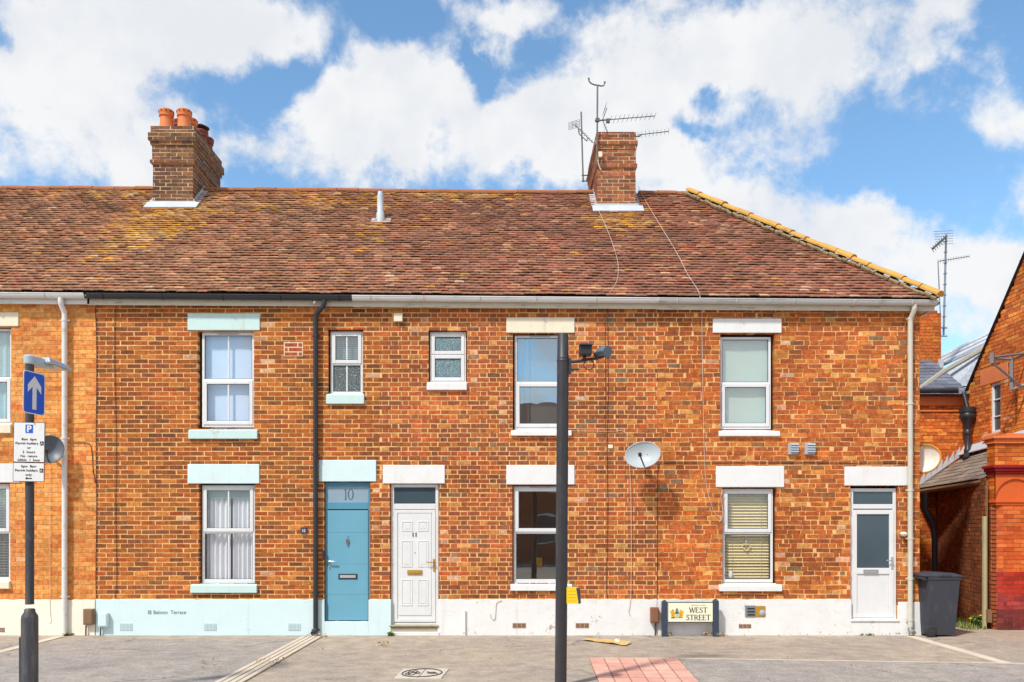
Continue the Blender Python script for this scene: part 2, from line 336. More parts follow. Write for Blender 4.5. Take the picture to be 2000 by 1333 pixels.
# ------------------------------------------------------------------ bricks
COURSE = .0763
def subtract(rects, o):
    out = []
    for (a, c, b, d) in rects:
        if b <= o[0] or a >= o[2] or d <= o[1] or c >= o[3]: out.append((a, c, b, d)); continue
        if c < o[1]: out.append((a, c, b, o[1]))
        if d > o[3]: out.append((a, o[3], b, d))
        m0, m1 = max(c, o[1]), min(d, o[3])
        if a < o[0]: out.append((a, m0, o[0], m1))
        if b > o[2]: out.append((o[2], m0, b, m1))
    return out
def bricks(mb, fr, u0, u1, z0, z1, pal, openings=(), bond='stretcher', course=COURSE, joint=.013, mod=.2325, rough=1.0, z_at=0.0, reveal=.11, top=None, mortar=True):
    """real bricks over a mortar bed; fr(u, z, depth) gives the world point (depth grows into the wall)"""
    rng = random.Random(int((u0 * 31 + u1 * 17 + z0 * 7) * 100) & 0xffff)
    if mortar:
        e = .004; ops = [(o[0] - e, o[1] - e, o[2] + e, o[3] + e) for o in openings]
        us = sorted({u0, u1} | {min(max(q, u0), u1) for o in ops for q in (o[0], o[2])}); zs = sorted({z0, z1} | {min(max(q, z0), z1) for o in ops for q in (o[1], o[3])})
        for i in range(len(us) - 1):
            for j in range(len(zs) - 1):
                cu, cz = (us[i] + us[i + 1]) / 2, (zs[j] + zs[j + 1]) / 2
                if us[i + 1] - us[i] < 1e-6 or zs[j + 1] - zs[j] < 1e-6: continue
                if any(o[0] < cu < o[2] and o[1] < cz < o[3] for o in ops): continue
                if top and cz > top(cu): continue
                q = [(us[i], zs[j]), (us[i + 1], zs[j]), (us[i + 1], zs[j + 1]), (us[i], zs[j + 1])]
                if top: q = [(a, min(b, top(a))) for a, b in q]
                mb.poly([fr(a, b, .0015) for a, b in q], 1)
        for o in ops:
            a, c, b, d = o
            for (p, q) in (((a, c), (a, d)), ((b, d), (b, c)), ((a, d), (b, d)), ((b, c), (a, c))):
                mb.poly([fr(p[0], p[1], .005), fr(q[0], q[1], .005), fr(q[0], q[1], reveal + .02), fr(p[0], p[1], reveal + .02)], 1)
    r0 = int(math.floor((z0 - z_at) / course)); r1 = int(math.ceil((z1 - z_at) / course))
    for r in range(r0, r1):
        zb, zt = z_at + r * course, z_at + (r + 1) * course - joint
        cells = []
        if bond == 'stretcher':
            n0 = int(u0 / mod) - 2; n1 = int(u1 / mod) + 2
            for i in range(n0, n1):
                a = i * mod + (mod / 2 if r % 2 else 0) + rng.uniform(-.006, .006) * rough; cells.append((a, a + mod - joint))
        elif bond == 'flemish':
            per = .325; n0 = int(u0 / per) - 2; n1 = int(u1 / per) + 2
            for i in range(n0, n1):
                a = i * per + (per / 2 if r % 2 else 0) + rng.uniform(-.006, .006) * rough; w = .212 + rng.uniform(-.008, .008) * rough
                cells.append((a, a + w - joint)); cells.append((a + w, a + per - joint))
        else:                                  # rough walling: mixed lengths
            a = u0 - rng.uniform(0, .2)
            while a < u1:
                w = rng.choice((.112, .14, .205, .215, .225, .225, .24)) + rng.uniform(-.01, .01); cells.append((a, a + w - joint)); a += w
        for (a, b) in cells:
            a, b = max(a, u0), min(b, u1)
            if b - a < .02: continue
            c, d = max(zb, z0), min(zt, z1)
            if d - c < .015: continue
            rects = [(a, c, b, d)]
            for o in openings: rects = subtract(rects, o)
            col = pal((a + b) / 2, (c + d) / 2, rng, b - a)
            for o in openings:                      # limewash and mortar smears beside the openings
                if rng.random() < .10 and o[1] - .2 < c < o[3] + .15 and (o[0] - .16 < b < o[0] + .01 or o[2] - .01 < a < o[2] + .16): col = mixc(col, rgb(226, 190, 160), rng.uniform(.3, .75))
            for (pa, pc, pb, pd) in rects:
                if pb - pa < .012 or pd - pc < .012: continue
                if top and (pd + pc) / 2 > top((pa + pb) / 2) - .02: continue
                edge = any((abs(pa - o[2]) < 1e-4 or abs(pb - o[0]) < 1e-4 or abs(pc - o[3]) < 1e-4 or abs(pd - o[1]) < 1e-4) for o in openings)
                j = lambda s_: rng.uniform(-s_, s_) * rough
                dep = -.003 + j(.0018); back = reveal if edge else .012
                k0 = 0 if abs(pa - u0) < 1e-4 or edge else 1; k1 = 0 if abs(pb - u1) < 1e-4 or edge else 1
                w = .0035 * mnoise.noise((pa * 2.2, pc * 9, 0)) * 2
                ps = [(pa + j(.003) * k0, pc + j(.002) + w), (pb + j(.003) * k1, pc + j(.002) + w), (pb + j(.003) * k1, pd + j(.002) + w), (pa + j(.003) * k0, pd + j(.002) + w)]
                tl = j(.0015)
                p = [fr(ps[0][0], ps[0][1], dep - tl), fr(ps[1][0], ps[1][1], dep + tl), fr(ps[2][0], ps[2][1], dep + tl), fr(ps[3][0], ps[3][1], dep - tl)]
                q = [fr(x_, z_, back) for x_, z_ in ps]
                mb.poly(p, 0, col)
                for i in range(4): mb.poly([p[i], q[i], q[(i + 1) % 4], p[(i + 1) % 4]], 0, col)
def mixc(a, b, t): return tuple(x_ * (1 - t) + y_ * t for x_, y_ in zip(a, b))
def palette(cols, jitter=.12, sat=(.96, .98, .70)):
    tot_ = sum(w for _, w in cols); mean = tuple(sum(lin(c)[q] * w for c, w in cols) / tot_ for q in range(3))
    def f(u, z, rng, w):
        q = rng.uniform(0, tot_)
        for c, w_ in cols:
            q -= w_
            if q <= 0: break
        g = 1 + rng.uniform(-jitter, jitter)
        c = mixc(lin(c), mean, .30); g *= 1 + .30 * mnoise.noise((u * .75, z * .9, 2)) + .22 * mnoise.noise((u * 2.3, z * 2.9, 6))
        w_ = mnoise.noise((u * .9 + 4, z * 1.1, 9)) * .10
        return (c[0] * g * sat[0], c[1] * g * (sat[1] + w_), c[2] * g * sat[2])
    return f
pal_yellow = palette([((222, 158, 90), 4), ((226, 168, 100), 3), ((214, 142, 78), 4), ((204, 118, 62), 1.6), ((230, 180, 118), 1), ((196, 100, 52), .6)], .07, (1.02, .90, .78))
pal_ten = palette([((176, 94, 48), 4), ((156, 84, 48), 4), ((126, 74, 54), 3), ((190, 106, 52), 3), ((206, 130, 70), 1.2), ((112, 70, 58), 2), ((164, 74, 42), 1.5)])
pal_eleven = palette([((178, 92, 56), 4), ((160, 84, 56), 4), ((140, 78, 60), 4), ((192, 102, 54), 3), ((212, 142, 82), 1.2), ((118, 82, 72), 1.5), ((196, 90, 46), 1.2), ((120, 112, 106), .3), ((226, 172, 116), .5)], .13, (.92, .93, .72))
pal_end = palette([((188, 96, 52), 4), ((174, 88, 52), 3.5), ((200, 110, 56), 3), ((148, 80, 58), 3), ((214, 138, 74), 1.8), ((204, 98, 46), 1.4), ((122, 88, 76), 1), ((228, 172, 112), .7), ((124, 114, 108), .2)], .13, (.90, .90, .66))
pal_stack_a = palette([((140, 92, 66), 3), ((120, 82, 66), 3), ((100, 72, 62), 2), ((156, 98, 64), 2), ((84, 66, 60), 1)], .14, (.80, .86, .90))
pal_stack_b = palette([((168, 92, 62), 3), ((150, 86, 62), 3), ((126, 78, 62), 2), ((180, 108, 66), 2), ((106, 76, 68), 1)], .14, (.80, .86, .90))
pal_pub = palette([((216, 112, 56), 3), ((200, 98, 50), 3), ((224, 134, 68), 3), ((172, 88, 56), 2), ((234, 158, 88), 1)])
pal_alley = palette([((150, 88, 58), 3), ((134, 78, 54), 3), ((168, 98, 60), 2), ((112, 72, 56), 2)])

BOUNDS = [-11.6, X(188), X(742), X(1283), X(1796)]
def zg(x):                                     # top of the gutter: the eaves fall slightly to the right
    return 5.616 - .125 * (x + 8.29) / 15.33
def front(u, z, d): return (u, d, z)

# ------------------------------------------------------------------ the four houses: openings measured on the photograph
OPEN = {0: [(-83, 640, 22, 830), (-83, 944, 20, 1136)],
        1: [(386, 647, 496, 838), (389, 945, 498, 1140), (641, 644, 709, 771), (633, 941, 723, 1216)],
        2: [(837, 646, 912, 748), (1002, 652, 1108, 841), (1001, 948, 1109, 1140), (762, 945, 857, 1224)],
        3: [(1407, 652, 1513, 842), (1411, 953, 1517, 1141), (1661, 949, 1754, 1212)]}
HL = ['yellow brick terraced house at the left edge with cream painted base and white downpipe',
      'orange brown brick terraced house with pale blue lintels and a blue front door',
      'mottled red brick terraced house with a white panelled front door numbered 11',
      'hip-roofed end-of-terrace brick house with two grey wall vents and a part-glazed white door']
PAL = [pal_yellow, pal_ten, pal_eleven, pal_end]
BOND = ['stretcher', 'stretcher', 'flemish', 'random']
houses = []
for i in range(4):
    h = thing('terraced_house', HL[i], 'house', 'houses of the brick terrace'); houses.append(h)
    u0, u1 = BOUNDS[i], BOUNDS[i + 1]
    ops = [(X(a), Z(d), X(c), Z(b)) for (a, b, c, d) in OPEN[i]]
    mb = MB()
    top = 5.50 if i < 2 else 5.46
    bricks(mb, front, u0, u1, .5, top, PAL[i], ops, BOND[i], mod=.2325 if i else .232, joint=(.0115, .0170, .0160, .0128)[i], rough=(.8, 1, 1.1, 2.0)[i])
    # below the brick: wall behind the painted base, open at the doors
    xs = sorted({u0, u1} | {q for o in ops if o[1] < .5 for q in (o[0], o[2])})
    for a, b in zip(xs, xs[1:]):
        if not any(o[1] < .5 and o[0] < (a + b) / 2 < o[2] for o in ops): mb.poly([(a, .03, -.1), (b, .03, -.1), (b, .03, .5), (a, .03, .5)], 1)
    if i == 3:                                  # exposed end wall in the side passage
        bricks(mb, lambda u, z, d: (u1 - d, u, z), 0.0, 6.85, 0.0, 5.45, pal_end, (), 'random', rough=1.6, joint=.0125)
    if i == 0: mb.poly([(u0, 0, -.1), (u0, 6.85, -.1), (u0, 6.85, 5.5), (u0, 0, 5.5)], 1)
    mb.poly([(u0, 6.85, -.1), (u1, 6.85, -.1), (u1, 6.85, 5.5), (u0, 6.85, 5.5)], 1)
    mb.build('wall', [M['brick'], M['mortar_yellow'] if i == 0 else M['mortar']], h)
    rm = MB(); rm.box(u0 + .05, u1 - .05, 1.5, 1.58, 0, 2.62); rm.box(u0 + .05, u1 - .05, 1.5, 1.58, 2.72, 5.3); rm.box(u0 + .05, u1 - .05, .13, 1.5, 2.62, 2.72); rm.box(u0 + .05, u1 - .05, .13, 6.8, 5.3, 5.34)
    rm.build('interior_wall', M['room'], h)

# painted bases
def plinth(i, name, m, spans):
    mb = MB()
    for (a, b, ztop, zbot) in spans:
        n = max(2, int((b - a) / .05)); pts = []
        for q in range(n + 1): pts.append((a + (b - a) * q / n, -.025, ztop + .012 * mnoise.noise((a + q * .37, 2, 0)) + .006 * mnoise.noise((a + q * 1.9, 5, 0))))
        mb.prism([(a, -.025, zbot), (b, -.025, zbot)] + pts[::-1], (0, .05, 0))
    mb.build(name, m, houses[i], bevel=.006)
zp = Z(1171)
plinth(0, 'painted_base', M['cream'], [(BOUNDS[0], BOUNDS[1] - .012, zp - .005, -.05)])
plinth(1, 'painted_base', M['plinth_blue'], [(BOUNDS[1] + .004, X(634), zp, -.05), (X(720), X(764), zp, -.05), (X(634), X(720), Z(1214), -.05)])
plinth(2, 'painted_base', M['plinth_white'], [(X(855), BOUNDS[3] - .003, zp, -.05)])
plinth(3, 'painted_base', M['plinth_white'], [(BOUNDS[3] + .003, X(1662), zp, -.05), (X(1754), BOUNDS[4] + .02, Z(1176), -.05), (X(1662), X(1754), Z(1212), -.05)])

def slab(i, name, px0, py0, px1, py1, m, y0=-.022, y1=.115, bevel=.008, slope=0):
    mb = MB(); x0, x1, z0, z1 = X(px0), X(px1), Z(py1), Z(py0)
    mb.hexa([(x0, y0, z0), (x1, y0, z0), (x1, y1, z0), (x0, y1, z0), (x0, y0, z1), (x1, y0, z1), (x1, y1, z1 + slope), (x0, y1, z1 + slope)])
    return mb.build(name, m, houses[i], bevel=bevel)
slab(0, 'lintel', -105, 611, 37, 638, M['stone']); slab(0, 'lintel', -110, 906, 40, 943, M['white'])
slab(1, 'lintel', 367, 613, 508, 646, M['pale_blue']); slab(1, 'lintel', 367, 907, 507, 945, M['plinth_blue']); slab(1, 'lintel', 623, 899, 735, 941, M['plinth_blue'])
slab(2, 'lintel', 989, 621, 1122, 651, M['stone']); slab(2, 'lintel', 989, 909, 1122, 947, M['white']); slab(2, 'lintel', 748, 909, 869, 945, M['white'])
slab(3, 'lintel', 1392, 623, 1526, 651, M['white']); slab(3, 'lintel', 1398, 911, 1531, 952, M['white']); slab(3, 'lintel', 1649, 912, 1772, 949, M['white'])

def window(i, rect, split, upper='frame', lower='frame', bars=False, glass='glass', glass_low=None, vent=False, sill=None, sill_m='white', ins=(2, 1, 2, 1), label=None, head=0):
    """frame part with sashes, panes, bars and a stone sill as its sub-parts"""
    a, b, c, d = rect
    x0, x1, z1, z0 = X(a + ins[0]), X(c - ins[2]), Z(b + ins[1] + head), Z(d - ins[3]); zs = Z(split)
    fw, yf, yb = .042, .062, .118
    mb = MB()
    mb.box(x0, x0 + fw, yf, yb, z0, z1); mb.box(x1 - fw, x1, yf, yb, z0, z1)
    mb.box(x0 + fw, x1 - fw, yf, yb, z1 - fw, z1); mb.box(x0 + fw, x1 - fw, yf, yb, z0, z0 + fw + .015); mb.box(x0 + fw, x1 - fw, yf, yb, zs - .022, zs + .022)
    if head: mb.box(x0, x1, yf + .01, yb, z1, z1 + head / 118)
    fo = mb.build('window', M['upvc'], houses[i], bevel=.006)
    if label: fo['label'] = label
    cells = [(x0 + fw, x1 - fw, zs + .022, z1 - fw, upper, glass), (x0 + fw, x1 - fw, z0 + fw + .015, zs - .022, lower, glass_low or glass)]
    for (p, q, r, t, kind, gl) in cells:
        e = 0
        if kind == 'sash':
            e = .042; o = .016; s_ = MB(); ya, ye = yf - .014, yf + .03
            s_.box(p - o, p + e, ya, ye, r - o, t + o); s_.box(q - e, q + o, ya, ye, r - o, t + o)
            s_.box(p + e, q - e, ya, ye, t - e, t + o); s_.box(p + e, q - e, ya, ye, r - o, r + e)
            s_.build('sash', M['upvc'], fo, bevel=.007)
        bd = MB(); w_ = .008                     # dark glazing gasket round the pane
        P, Q, RR, T = p + e, q - e, r + e, t - e; y = yf + .006 + (0 if e == 0 else -.012)
        bd.box(P, P + w_, y, y + .02, RR, T); bd.box(Q - w_, Q, y, y + .02, RR, T); bd.box(P + w_, Q - w_, y, y + .02, T - w_, T); bd.box(P + w_, Q - w_, y, y + .02, RR, RR + w_)
        bd.build('glazing_seal', M['ink_grey'], fo)
        g_ = MB(); g_.box(P + w_, Q - w_, y + .012, y + .018, RR + w_, T - w_); g_.build('pane', M[gl], fo)
        if bars:
            b_ = MB(); xm = (P + Q) / 2; b_.box(xm - .011, xm + .011, y + .004, y + .030, RR + w_, T - w_); b_.build('glazing_bar', M['upvc'], fo)
    if vent:
        v_ = MB(); xm = (x0 + x1) / 2; v_.box(xm - .17, xm + .17, yf - .012, yf - .001, z1 - .03, z1 - .012); v_.build('trickle_vent', M['vent_grey'], fo, bevel=.003)
    if sill:
        sx0, sy0, sx1, sy1 = sill; s_ = MB(); p, q, r, t = X(sx0), X(sx1), Z(sy1), Z(sy0); yo = -.055
        s_.hexa([(p, yo, r), (q, yo, r), (q, .06, r), (p, .06, r), (p, yo, t - .012), (q, yo, t - .012), (q, .06, t + .028), (p, .06, t + .028)])
        s_.build('sill', M[sill_m], fo, bevel=.007)
    return (x0 + fw, x1 - fw, z0 + fw, z1 - fw, zs)
wins = {}
wins['yu'] = window(0, OPEN[0][0], 738, 'frame', 'sash', sill=(-100, 829, 24, 847), sill_m='stone', glass='glass', label='upper window with pale teal curtains')
wins['yl'] = window(0, OPEN[0][1], 1040, 'sash', 'frame', sill=(-100, 1135, 21, 1150), sill_m='stone', glass='glass', label='ground floor window with dark slatted blind')
wins['tu'] = window(1, OPEN[1][0], 742, 'frame', 'sash', bars=True, vent=True, glass='glass_clear', sill=(370, 840, 504, 858), sill_m='pale_blue', ins=(6, 0, 1, 4), head=2, label='upper window with white blind down behind both panes')
wins['tl'] = window(1, OPEN[1][1], 1040, 'sash', 'frame', bars=True, glass='glass_clear', sill=(374, 1142, 503, 1158), sill_m='pale_blue', ins=(3, 3, 2, 1), label='ground floor window with grey curtains')
wins['ts'] = window(1, OPEN[1][2], 710, 'sash', 'frame', bars=True, glass='glass', glass_low='frost_dark', sill=(638, 771, 712, 790), sill_m='pale_blue', ins=(3, 2, 1, 0), label='small narrow window over the blue door')
wins['es'] = window(2, OPEN[2][0], 692, 'sash', 'sash', glass='frost_teal', sill=(834, 748, 912, 763), sill_m='white', ins=(2, 1, 2, 0), label='small window with obscured teal glass')
wins['eu'] = window(2, OPEN[2][1], 747, 'frame', 'sash', vent=True, glass='glass_sky', sill=(998, 842, 1116, 852), sill_m='white', ins=(3, 2, 2, 2), label='upper window reflecting cloudy sky')
wins['el'] = window(2, OPEN[2][2], 1040, 'sash', 'frame', vent=True, glass='glass', sill=(997, 1142, 1117, 1154), sill_m='plinth_white', ins=(2, 2, 2, 1), label='ground floor window with dark room behind')
wins['nu'] = window(3, OPEN[3][0], 748, 'frame', 'sash', glass='glass', sill=(1403, 843, 1522, 853), sill_m='white', ins=(1, 5, 5, 4), label='upper window with pale sage blind')
wins['nl'] = window(3, OPEN[3][1], 1041, 'sash', 'frame', glass='glass_clear', sill=(1404, 1143, 1526, 1155), sill_m='white', ins=(2, 2, 5, 2), label='ground floor window with pale wooden blind')

# ------------------------------------------------------------------ curtains and blinds behind the panes
def drape(name, x0, x1, z0, z1, m, label, cat, depth=.03, fold=.075, y=.165, group=None):
    mb = MB(); n = int((x1 - x0) / .008); pts = []
    r_ = random.Random(int(x0 * 1000)); ph = 0
    for q in range(n + 1):
        ph += r_.uniform(.5, 1.5) * 2 * math.pi * .008 / fold
        pts.append((x0 + (x1 - x0) * q / n, y + depth * math.sin(ph) * r_.uniform(.85, 1.1)))
    for (a, b) in zip(pts, pts[1:]):
        mb.poly([(a[0], a[1], z0), (b[0], b[1], z0), (b[0], b[1], z1), (a[0], a[1], z1)])
        mb.poly([(a[0], a[1] + .004, z0), (b[0], b[1] + .004, z0), (b[0], b[1] + .004, z1), (a[0], a[1] + .004, z1)])
    o = mb.build(name, m, None, smooth=True); tag(o, label, cat, group); return o
def sheet(name, x0, x1, z0, z1, m, label, cat, y=.16):
    mb = MB(); n = 14
    for q in range(n):
        f = lambda t: y + .004 * math.sin(t * 9 + x0)
        a, b = x0 + (x1 - x0) * q / n, x0 + (x1 - x0) * (q + 1) / n
        mb.hexa([(a, f(a), z0), (b, f(b), z0), (b, f(b) + .003, z0), (a, f(a) + .003, z0), (a, f(a), z1), (b, f(b), z1), (b, f(b) + .003, z1), (a, f(a) + .003, z1)])
    mb.box(x0, x1, y - .008, y + .014, z0 - .02, z0)
    return tag(mb.build(name, m), label, cat)
def slats(name, x0, x1, z0, z1, m, label, gap=.05, tilt=30, y=.16):
    t = thing(name, label, 'blind'); n = int((z1 - z0) / gap); mb = MB(); hw = .024; c_, s_ = math.cos(R(tilt)) * hw, math.sin(R(tilt)) * hw
    for q in range(n):
        z = z0 + gap * (q + .5); jz = rnd.uniform(-.003, .003)
        mb.hexa([(x0, y - c_, z - s_ + jz), (x1, y - c_, z - s_ + jz), (x1, y + c_, z + s_ + jz), (x0, y + c_, z + s_ + jz), (x0, y - c_, z - s_ + jz + .003), (x1, y - c_, z - s_ + jz + .003), (x1, y + c_, z + s_ + jz + .003), (x0, y + c_, z + s_ + jz + .003)])
    mb.build('slat_stack', m, t)
    cd = MB()
    for f in (.18, .82):
        cd = MB(); cd.box(x0 + (x1 - x0) * f - .002, x0 + (x1 - x0) * f + .002, y - .03, y - .027, z0, z1); cd.build('ladder_cord', M['wire_white'], t)
    return t
w = wins['yu']; drape('curtain', w[0], w[1] + .03, w[2] - .03, w[3] + .03, M['curtain_teal'], 'pale teal vertical curtain in the upper window at the left edge', 'curtain', .012, .11)
w = wins['yl']; slats('venetian_blind', w[0], w[1] + .02, w[2], w[3], M['curtain_dark'], 'dark slatted blind in the ground floor window at the left edge', .045, 20)
w = wins['tu']; sheet('window_blind', w[0] - .02, w[1] + .02, w[2] - .03, w[3] + .03, M['net'], 'bluish white blind in the upper window under a pale blue lintel', 'blind')
w = wins['tl']; xm = (w[0] + w[1]) / 2
drape('curtain', w[0], xm - .01, w[2] - .03, w[3] + .02, M['curtain_grey'], 'left silver grey curtain in the window beside the blue door', 'curtain', .022, .085, .178, group='grey curtains')
drape('curtain', xm + .03, w[1] + .01, w[2] - .03, w[3] + .02, M['curtain_grey'], 'right silver grey curtain in the window beside the blue door', 'curtain', .022, .075, .178, group='grey curtains')
sheet('roller_blind', w[0], w[1], w[3] - .155, w[3] + .02, M['roller_teal'], 'short grey teal roller blind above grey curtains', 'blind', .132)
w = wins['ts']; slats('venetian_blind', w[0], w[1], w[4], w[3], M['curtain_teal'], 'pale slatted blind in the small window over the blue door', .035, 30, .18)
w = wins['eu']; drape('curtain', w[0] - .02, w[0] + .21, w[2] - .03, w[3] + .03, M['curtain_dark'], 'grey brown curtain in the upper window beside the black post', 'curtain', .01, .09, .22)
sheet('window_blind', w[0] + .23, w[1] + .02, w[2] - .03, w[3] + .03, M['curtain_dark'], 'grey blind in the upper window beside the black post', 'blind', .24)
w = wins['nu']; sheet('window_blind', w[0] - .02, w[1] + .02, w[2] - .03, w[3] + .03, M['blind_green'], 'pale sage blind in the upper window above two grey vents', 'blind', .15)
w = wins['nl']; slats('venetian_blind', w[0], w[1], w[2] - .02, w[3] + .02, M['slat'], 'pale wooden venetian blind behind a hanging heart', .049, 50, .165)
# hanging heart and trinkets in the window
t = thing('heart_ornament', 'cream wicker heart hanging in the ground floor window with wooden blind', 'ornament')
hx, hz, hy = X(1457.5, .13), Z(1069, .13), .13; mb = MB(); pts = []
for q in range(33):
    a = 2 * math.pi * q / 32; pts.append((hx + .0042 * 16 * math.sin(a) ** 3, hy, hz + .0042 * (13 * math.cos(a) - 5 * math.cos(2 * a) - 2 * math.cos(3 * a) - math.cos(4 * a))))
mb.tube(pts, .009, 6, cap=False); mb.build('heart', M['slat'], t, smooth=True)
mb = MB(); mb.box(hx - .014, hx + .014, hy - .002, hy + .002, hz + .05, hz + .17); mb.build('ribbon', M['vent_grey'], t)
mb = MB(); mb.lathe(X(1427, .13), .13, [(.004, Z(1131)), (.03, Z(1129)), (.04, Z(1124)), (.03, Z(1119)), (.004, Z(1117))], 14)
tag(mb.build('window_trinket', M['white'], smooth=True), 'small round white trinket on the sill inside the blind window', 'ornament')

# ------------------------------------------------------------------ front doors
def ring(mb, x0, x1, z0, z1, w, y0, y1, mi=0):
    mb.box(x0, x0 + w, y0, y1, z0, z1, mi); mb.box(x1 - w, x1, y0, y1, z0, z1, mi); mb.box(x0 + w, x1 - w, y0, y1, z1 - w, z1, mi); mb.box(x0 + w, x1 - w, y0, y1, z0, z0 + w, mi)
# blue door
H1 = houses[1]; yd = .05
mb = MB(); ring(mb, X(634), X(722), Z(1215), Z(942), .035, yd, .115); mb.box(X(634) + .035, X(722) - .035, yd, .115, Z(995), Z(981))
mb.box(X(634) + .035, X(722) - .035, yd + .004, .115, Z(951), Z(942) - .035)
door = mb.build('door', M['door_blue_deep'], H1, bevel=.005); door['label'] = 'plain blue front door with chrome handle'
mb = MB(); zs_ = [Z(1213), Z(1163), Z(1103), Z(1041), Z(997)]
for a, b in zip(zs_, zs_[1:]): mb.box(X(638.5), X(718), yd - .004, yd + .05, a + .003, b - .003)
mb.box(X(638.5), X(718), yd, yd + .04, zs_[0], zs_[-1]); lf = mb.build('door_leaf', M['door_blue'], door, bevel=.003)
mb = MB(); ring(mb, X(638.5) - .007, X(718) + .007, zs_[0] - .006, zs_[-1] + .009, .007, yd - .002, yd + .01); mb.build('door_gap', M['ink'], door)  # black ring added as the shaded gap between leaf and frame
mb = MB(); mb.box(X(638), X(718), yd + .012, yd + .03, Z(981), Z(950)); mb.build('transom_pane', M['transom_grey'], door)
def serif_ten(parent, cx, zb, h, y, m):
    mb = MB(); d = (0, .003, 0)
    def P(pts): mb.prism([(cx + a * h, y, zb + b * h) for a, b in pts], d)
    P([(-.36, 0), (-.13, 0), (-.13, .03), (-.20, .045), (-.20, 1.0), (-.235, 1.0), (-.39, .93), (-.39, .90), (-.31, .91), (-.29, .89), (-.29, .045), (-.36, .03)])
    n = 28; c0, rx, rz, ix, iz = .22, .27, .51, .165, .47
    for q in range(n):
        a, b = 2 * math.pi * q / n, 2 * math.pi * (q + 1) / n
        P([(c0 + rx * math.cos(a), .5 + rz * math.sin(a)), (c0 + rx * math.cos(b), .5 + rz * math.sin(b)), (c0 + ix * math.cos(b), .5 + iz * math.sin(b)), (c0 + ix * math.cos(a), .5 + iz * math.sin(a))])
    return mb.build('house_number', m, parent)
serif_ten(door, X(679), Z(976), (976 - 955) / 118, yd + .008, M['ink_grey'])
mb = MB(); mb.box(X(660), X(697), yd - .014, yd - .005, Z(1132), Z(1121.5)); mb.box(X(663), X(694), yd - .02, yd - .014, Z(1129.5), Z(1124), 1); mb.build('letterbox', [M['black'], M['vent_grey']], door, bevel=.003)
mb = MB(); hx, hz = X(641), Z(1097); mb.box(hx - .018, hx + .018, yd - .014, yd - .005, hz - .03, hz + .03); mb.tube([(hx, yd - .01, hz), (hx, yd - .05, hz), (hx + .03, yd - .06, hz), (hx + .13, yd - .055, hz - .004)], .011, 10)
mb.build('handle', M['steel'], door, smooth=True)
mb = MB(); hz = Z(1109); mb.lathe(0, 0, [(.018, 0), (.018, .008), (.008, .01)], 14); o = mb.build('lock', M['steel'], door); o.location = (X(642), yd - .004, hz); o.rotation_euler = (R(90), 0, 0); o.scale = (1, 1.5, 1)
mb = MB(); kx, kz = X(678), Z(1058); mb.lathe(0, 0, [(.022, 0), (.022, .01), (.012, .018)], 14)
mb.prism([(-.03, -.02, .01), (0, -.11, .01), (.03, -.02, .01), (.018, .03, .01), (-.018, .03, .01)], (0, 0, .012)); mb.box(-.008, .008, .02, .07, 0, .012)
o = mb.build('knocker', M['steel'], door, bevel=.003); o.location = (kx, yd - .004, kz + .02); o.rotation_euler = (R(90), 0, 0)
mb = MB(); mb.box(X(630.5), X(634), -.03, -.006, Z(1094), Z(1075)); mb.build('doorbell', M['black'], H1, bevel=.004)
# white six-panel door
H2 = houses[2]
mb = MB(); ring(mb, X(763), X(856), Z(1223), Z(946), .05, yd, .115); mb.box(X(763) + .05, X(856) - .05, yd, .115, Z(995), Z(984))
door = mb.build('door', M['upvc'], H2, bevel=.005); door['label'] = 'white six-panel front door with brass letterbox'
mb = MB(); lx0, lx1, lz0, lz1 = X(769), X(850), Z(1216), Z(996); mb.box(lx0, lx1, yd + .005, yd + .045, lz0, lz1)
ring(mb, lx0, lx1, lz0, lz1, .055, yd - .010, yd + .004)
mb.box(X(777.5), X(842), yd - .004, yd + .004, Z(1203), Z(1002.5))
leaf = mb.build('door_leaf', M['upvc'], door, bevel=.006)
mb = MB()
for (a, b, c, d) in ((783.5, 1018, 805, 1038), (815.5, 1018, 836.5, 1038), (783, 1056, 805, 1108), (815, 1056, 836.5, 1108), (783, 1132, 805, 1184), (815, 1132, 836, 1184)):
    ring(mb, X(a), X(c), Z(d), Z(b), .02, yd - .011, yd - .003); mb.box(X(a) + .036, X(c) - .036, yd - .009, yd - .003, Z(d) + .036, Z(b) - .036)
mb.build('moulded_panel', M['upvc'], door, bevel=.008)
mb = MB(); mb.box(X(769), X(851), yd + .012, yd + .02, Z(983), Z(952)); mb.build('transom_pane', M['glass_dark'], door)
mb = MB(); mb.box(X(795), X(824), yd - .02, yd - .006, Z(1123), Z(1114)); mb.box(X(797), X(822), yd - .026, yd - .02, Z(1121), Z(1116.5)); mb.build('letterbox', M['brass_matt'], door, bevel=.003)
mb = MB(); hx, hz = X(847), Z(1104); mb.box(hx - .014, hx + .014, yd - .026, yd - .015, hz - .10, hz + .10); mb.tube([(hx, yd - .02, hz + .045), (hx, yd - .06, hz + .045), (hx - .03, yd - .065, hz + .045), (hx - .12, yd - .062, hz + .048)], .009, 10)
mb.build('handle', M['brass_matt'], door, smooth=True)
text('house_number', '11', .095, (X(809), yd - .009, Z(1048.5)), M['ink'], door, bold=.003, sx=1.05)
mb = MB(); mb.lathe(0, 0, [(.008, 0), (.008, .006)], 10); o = mb.build('spyhole', M['steel'], door); o.location = (X(810), yd - .005, Z(1080)); o.rotation_euler = (R(90), 0, 0)
mb = MB(); mb.box(X(761), X(857), -.05, .1, Z(1224), Z(1222) + .012); mb.box(X(763.5), X(855), -.015, .05, Z(1234), Z(1225)); mb.build('doorstep', M['step'], H2, bevel=.01)
mb = MB(); mb.box(X(760), X(858), -.05, .03, -.03, Z(1234)); mb.build('threshold', M['plinth_white'], H2, bevel=.012)
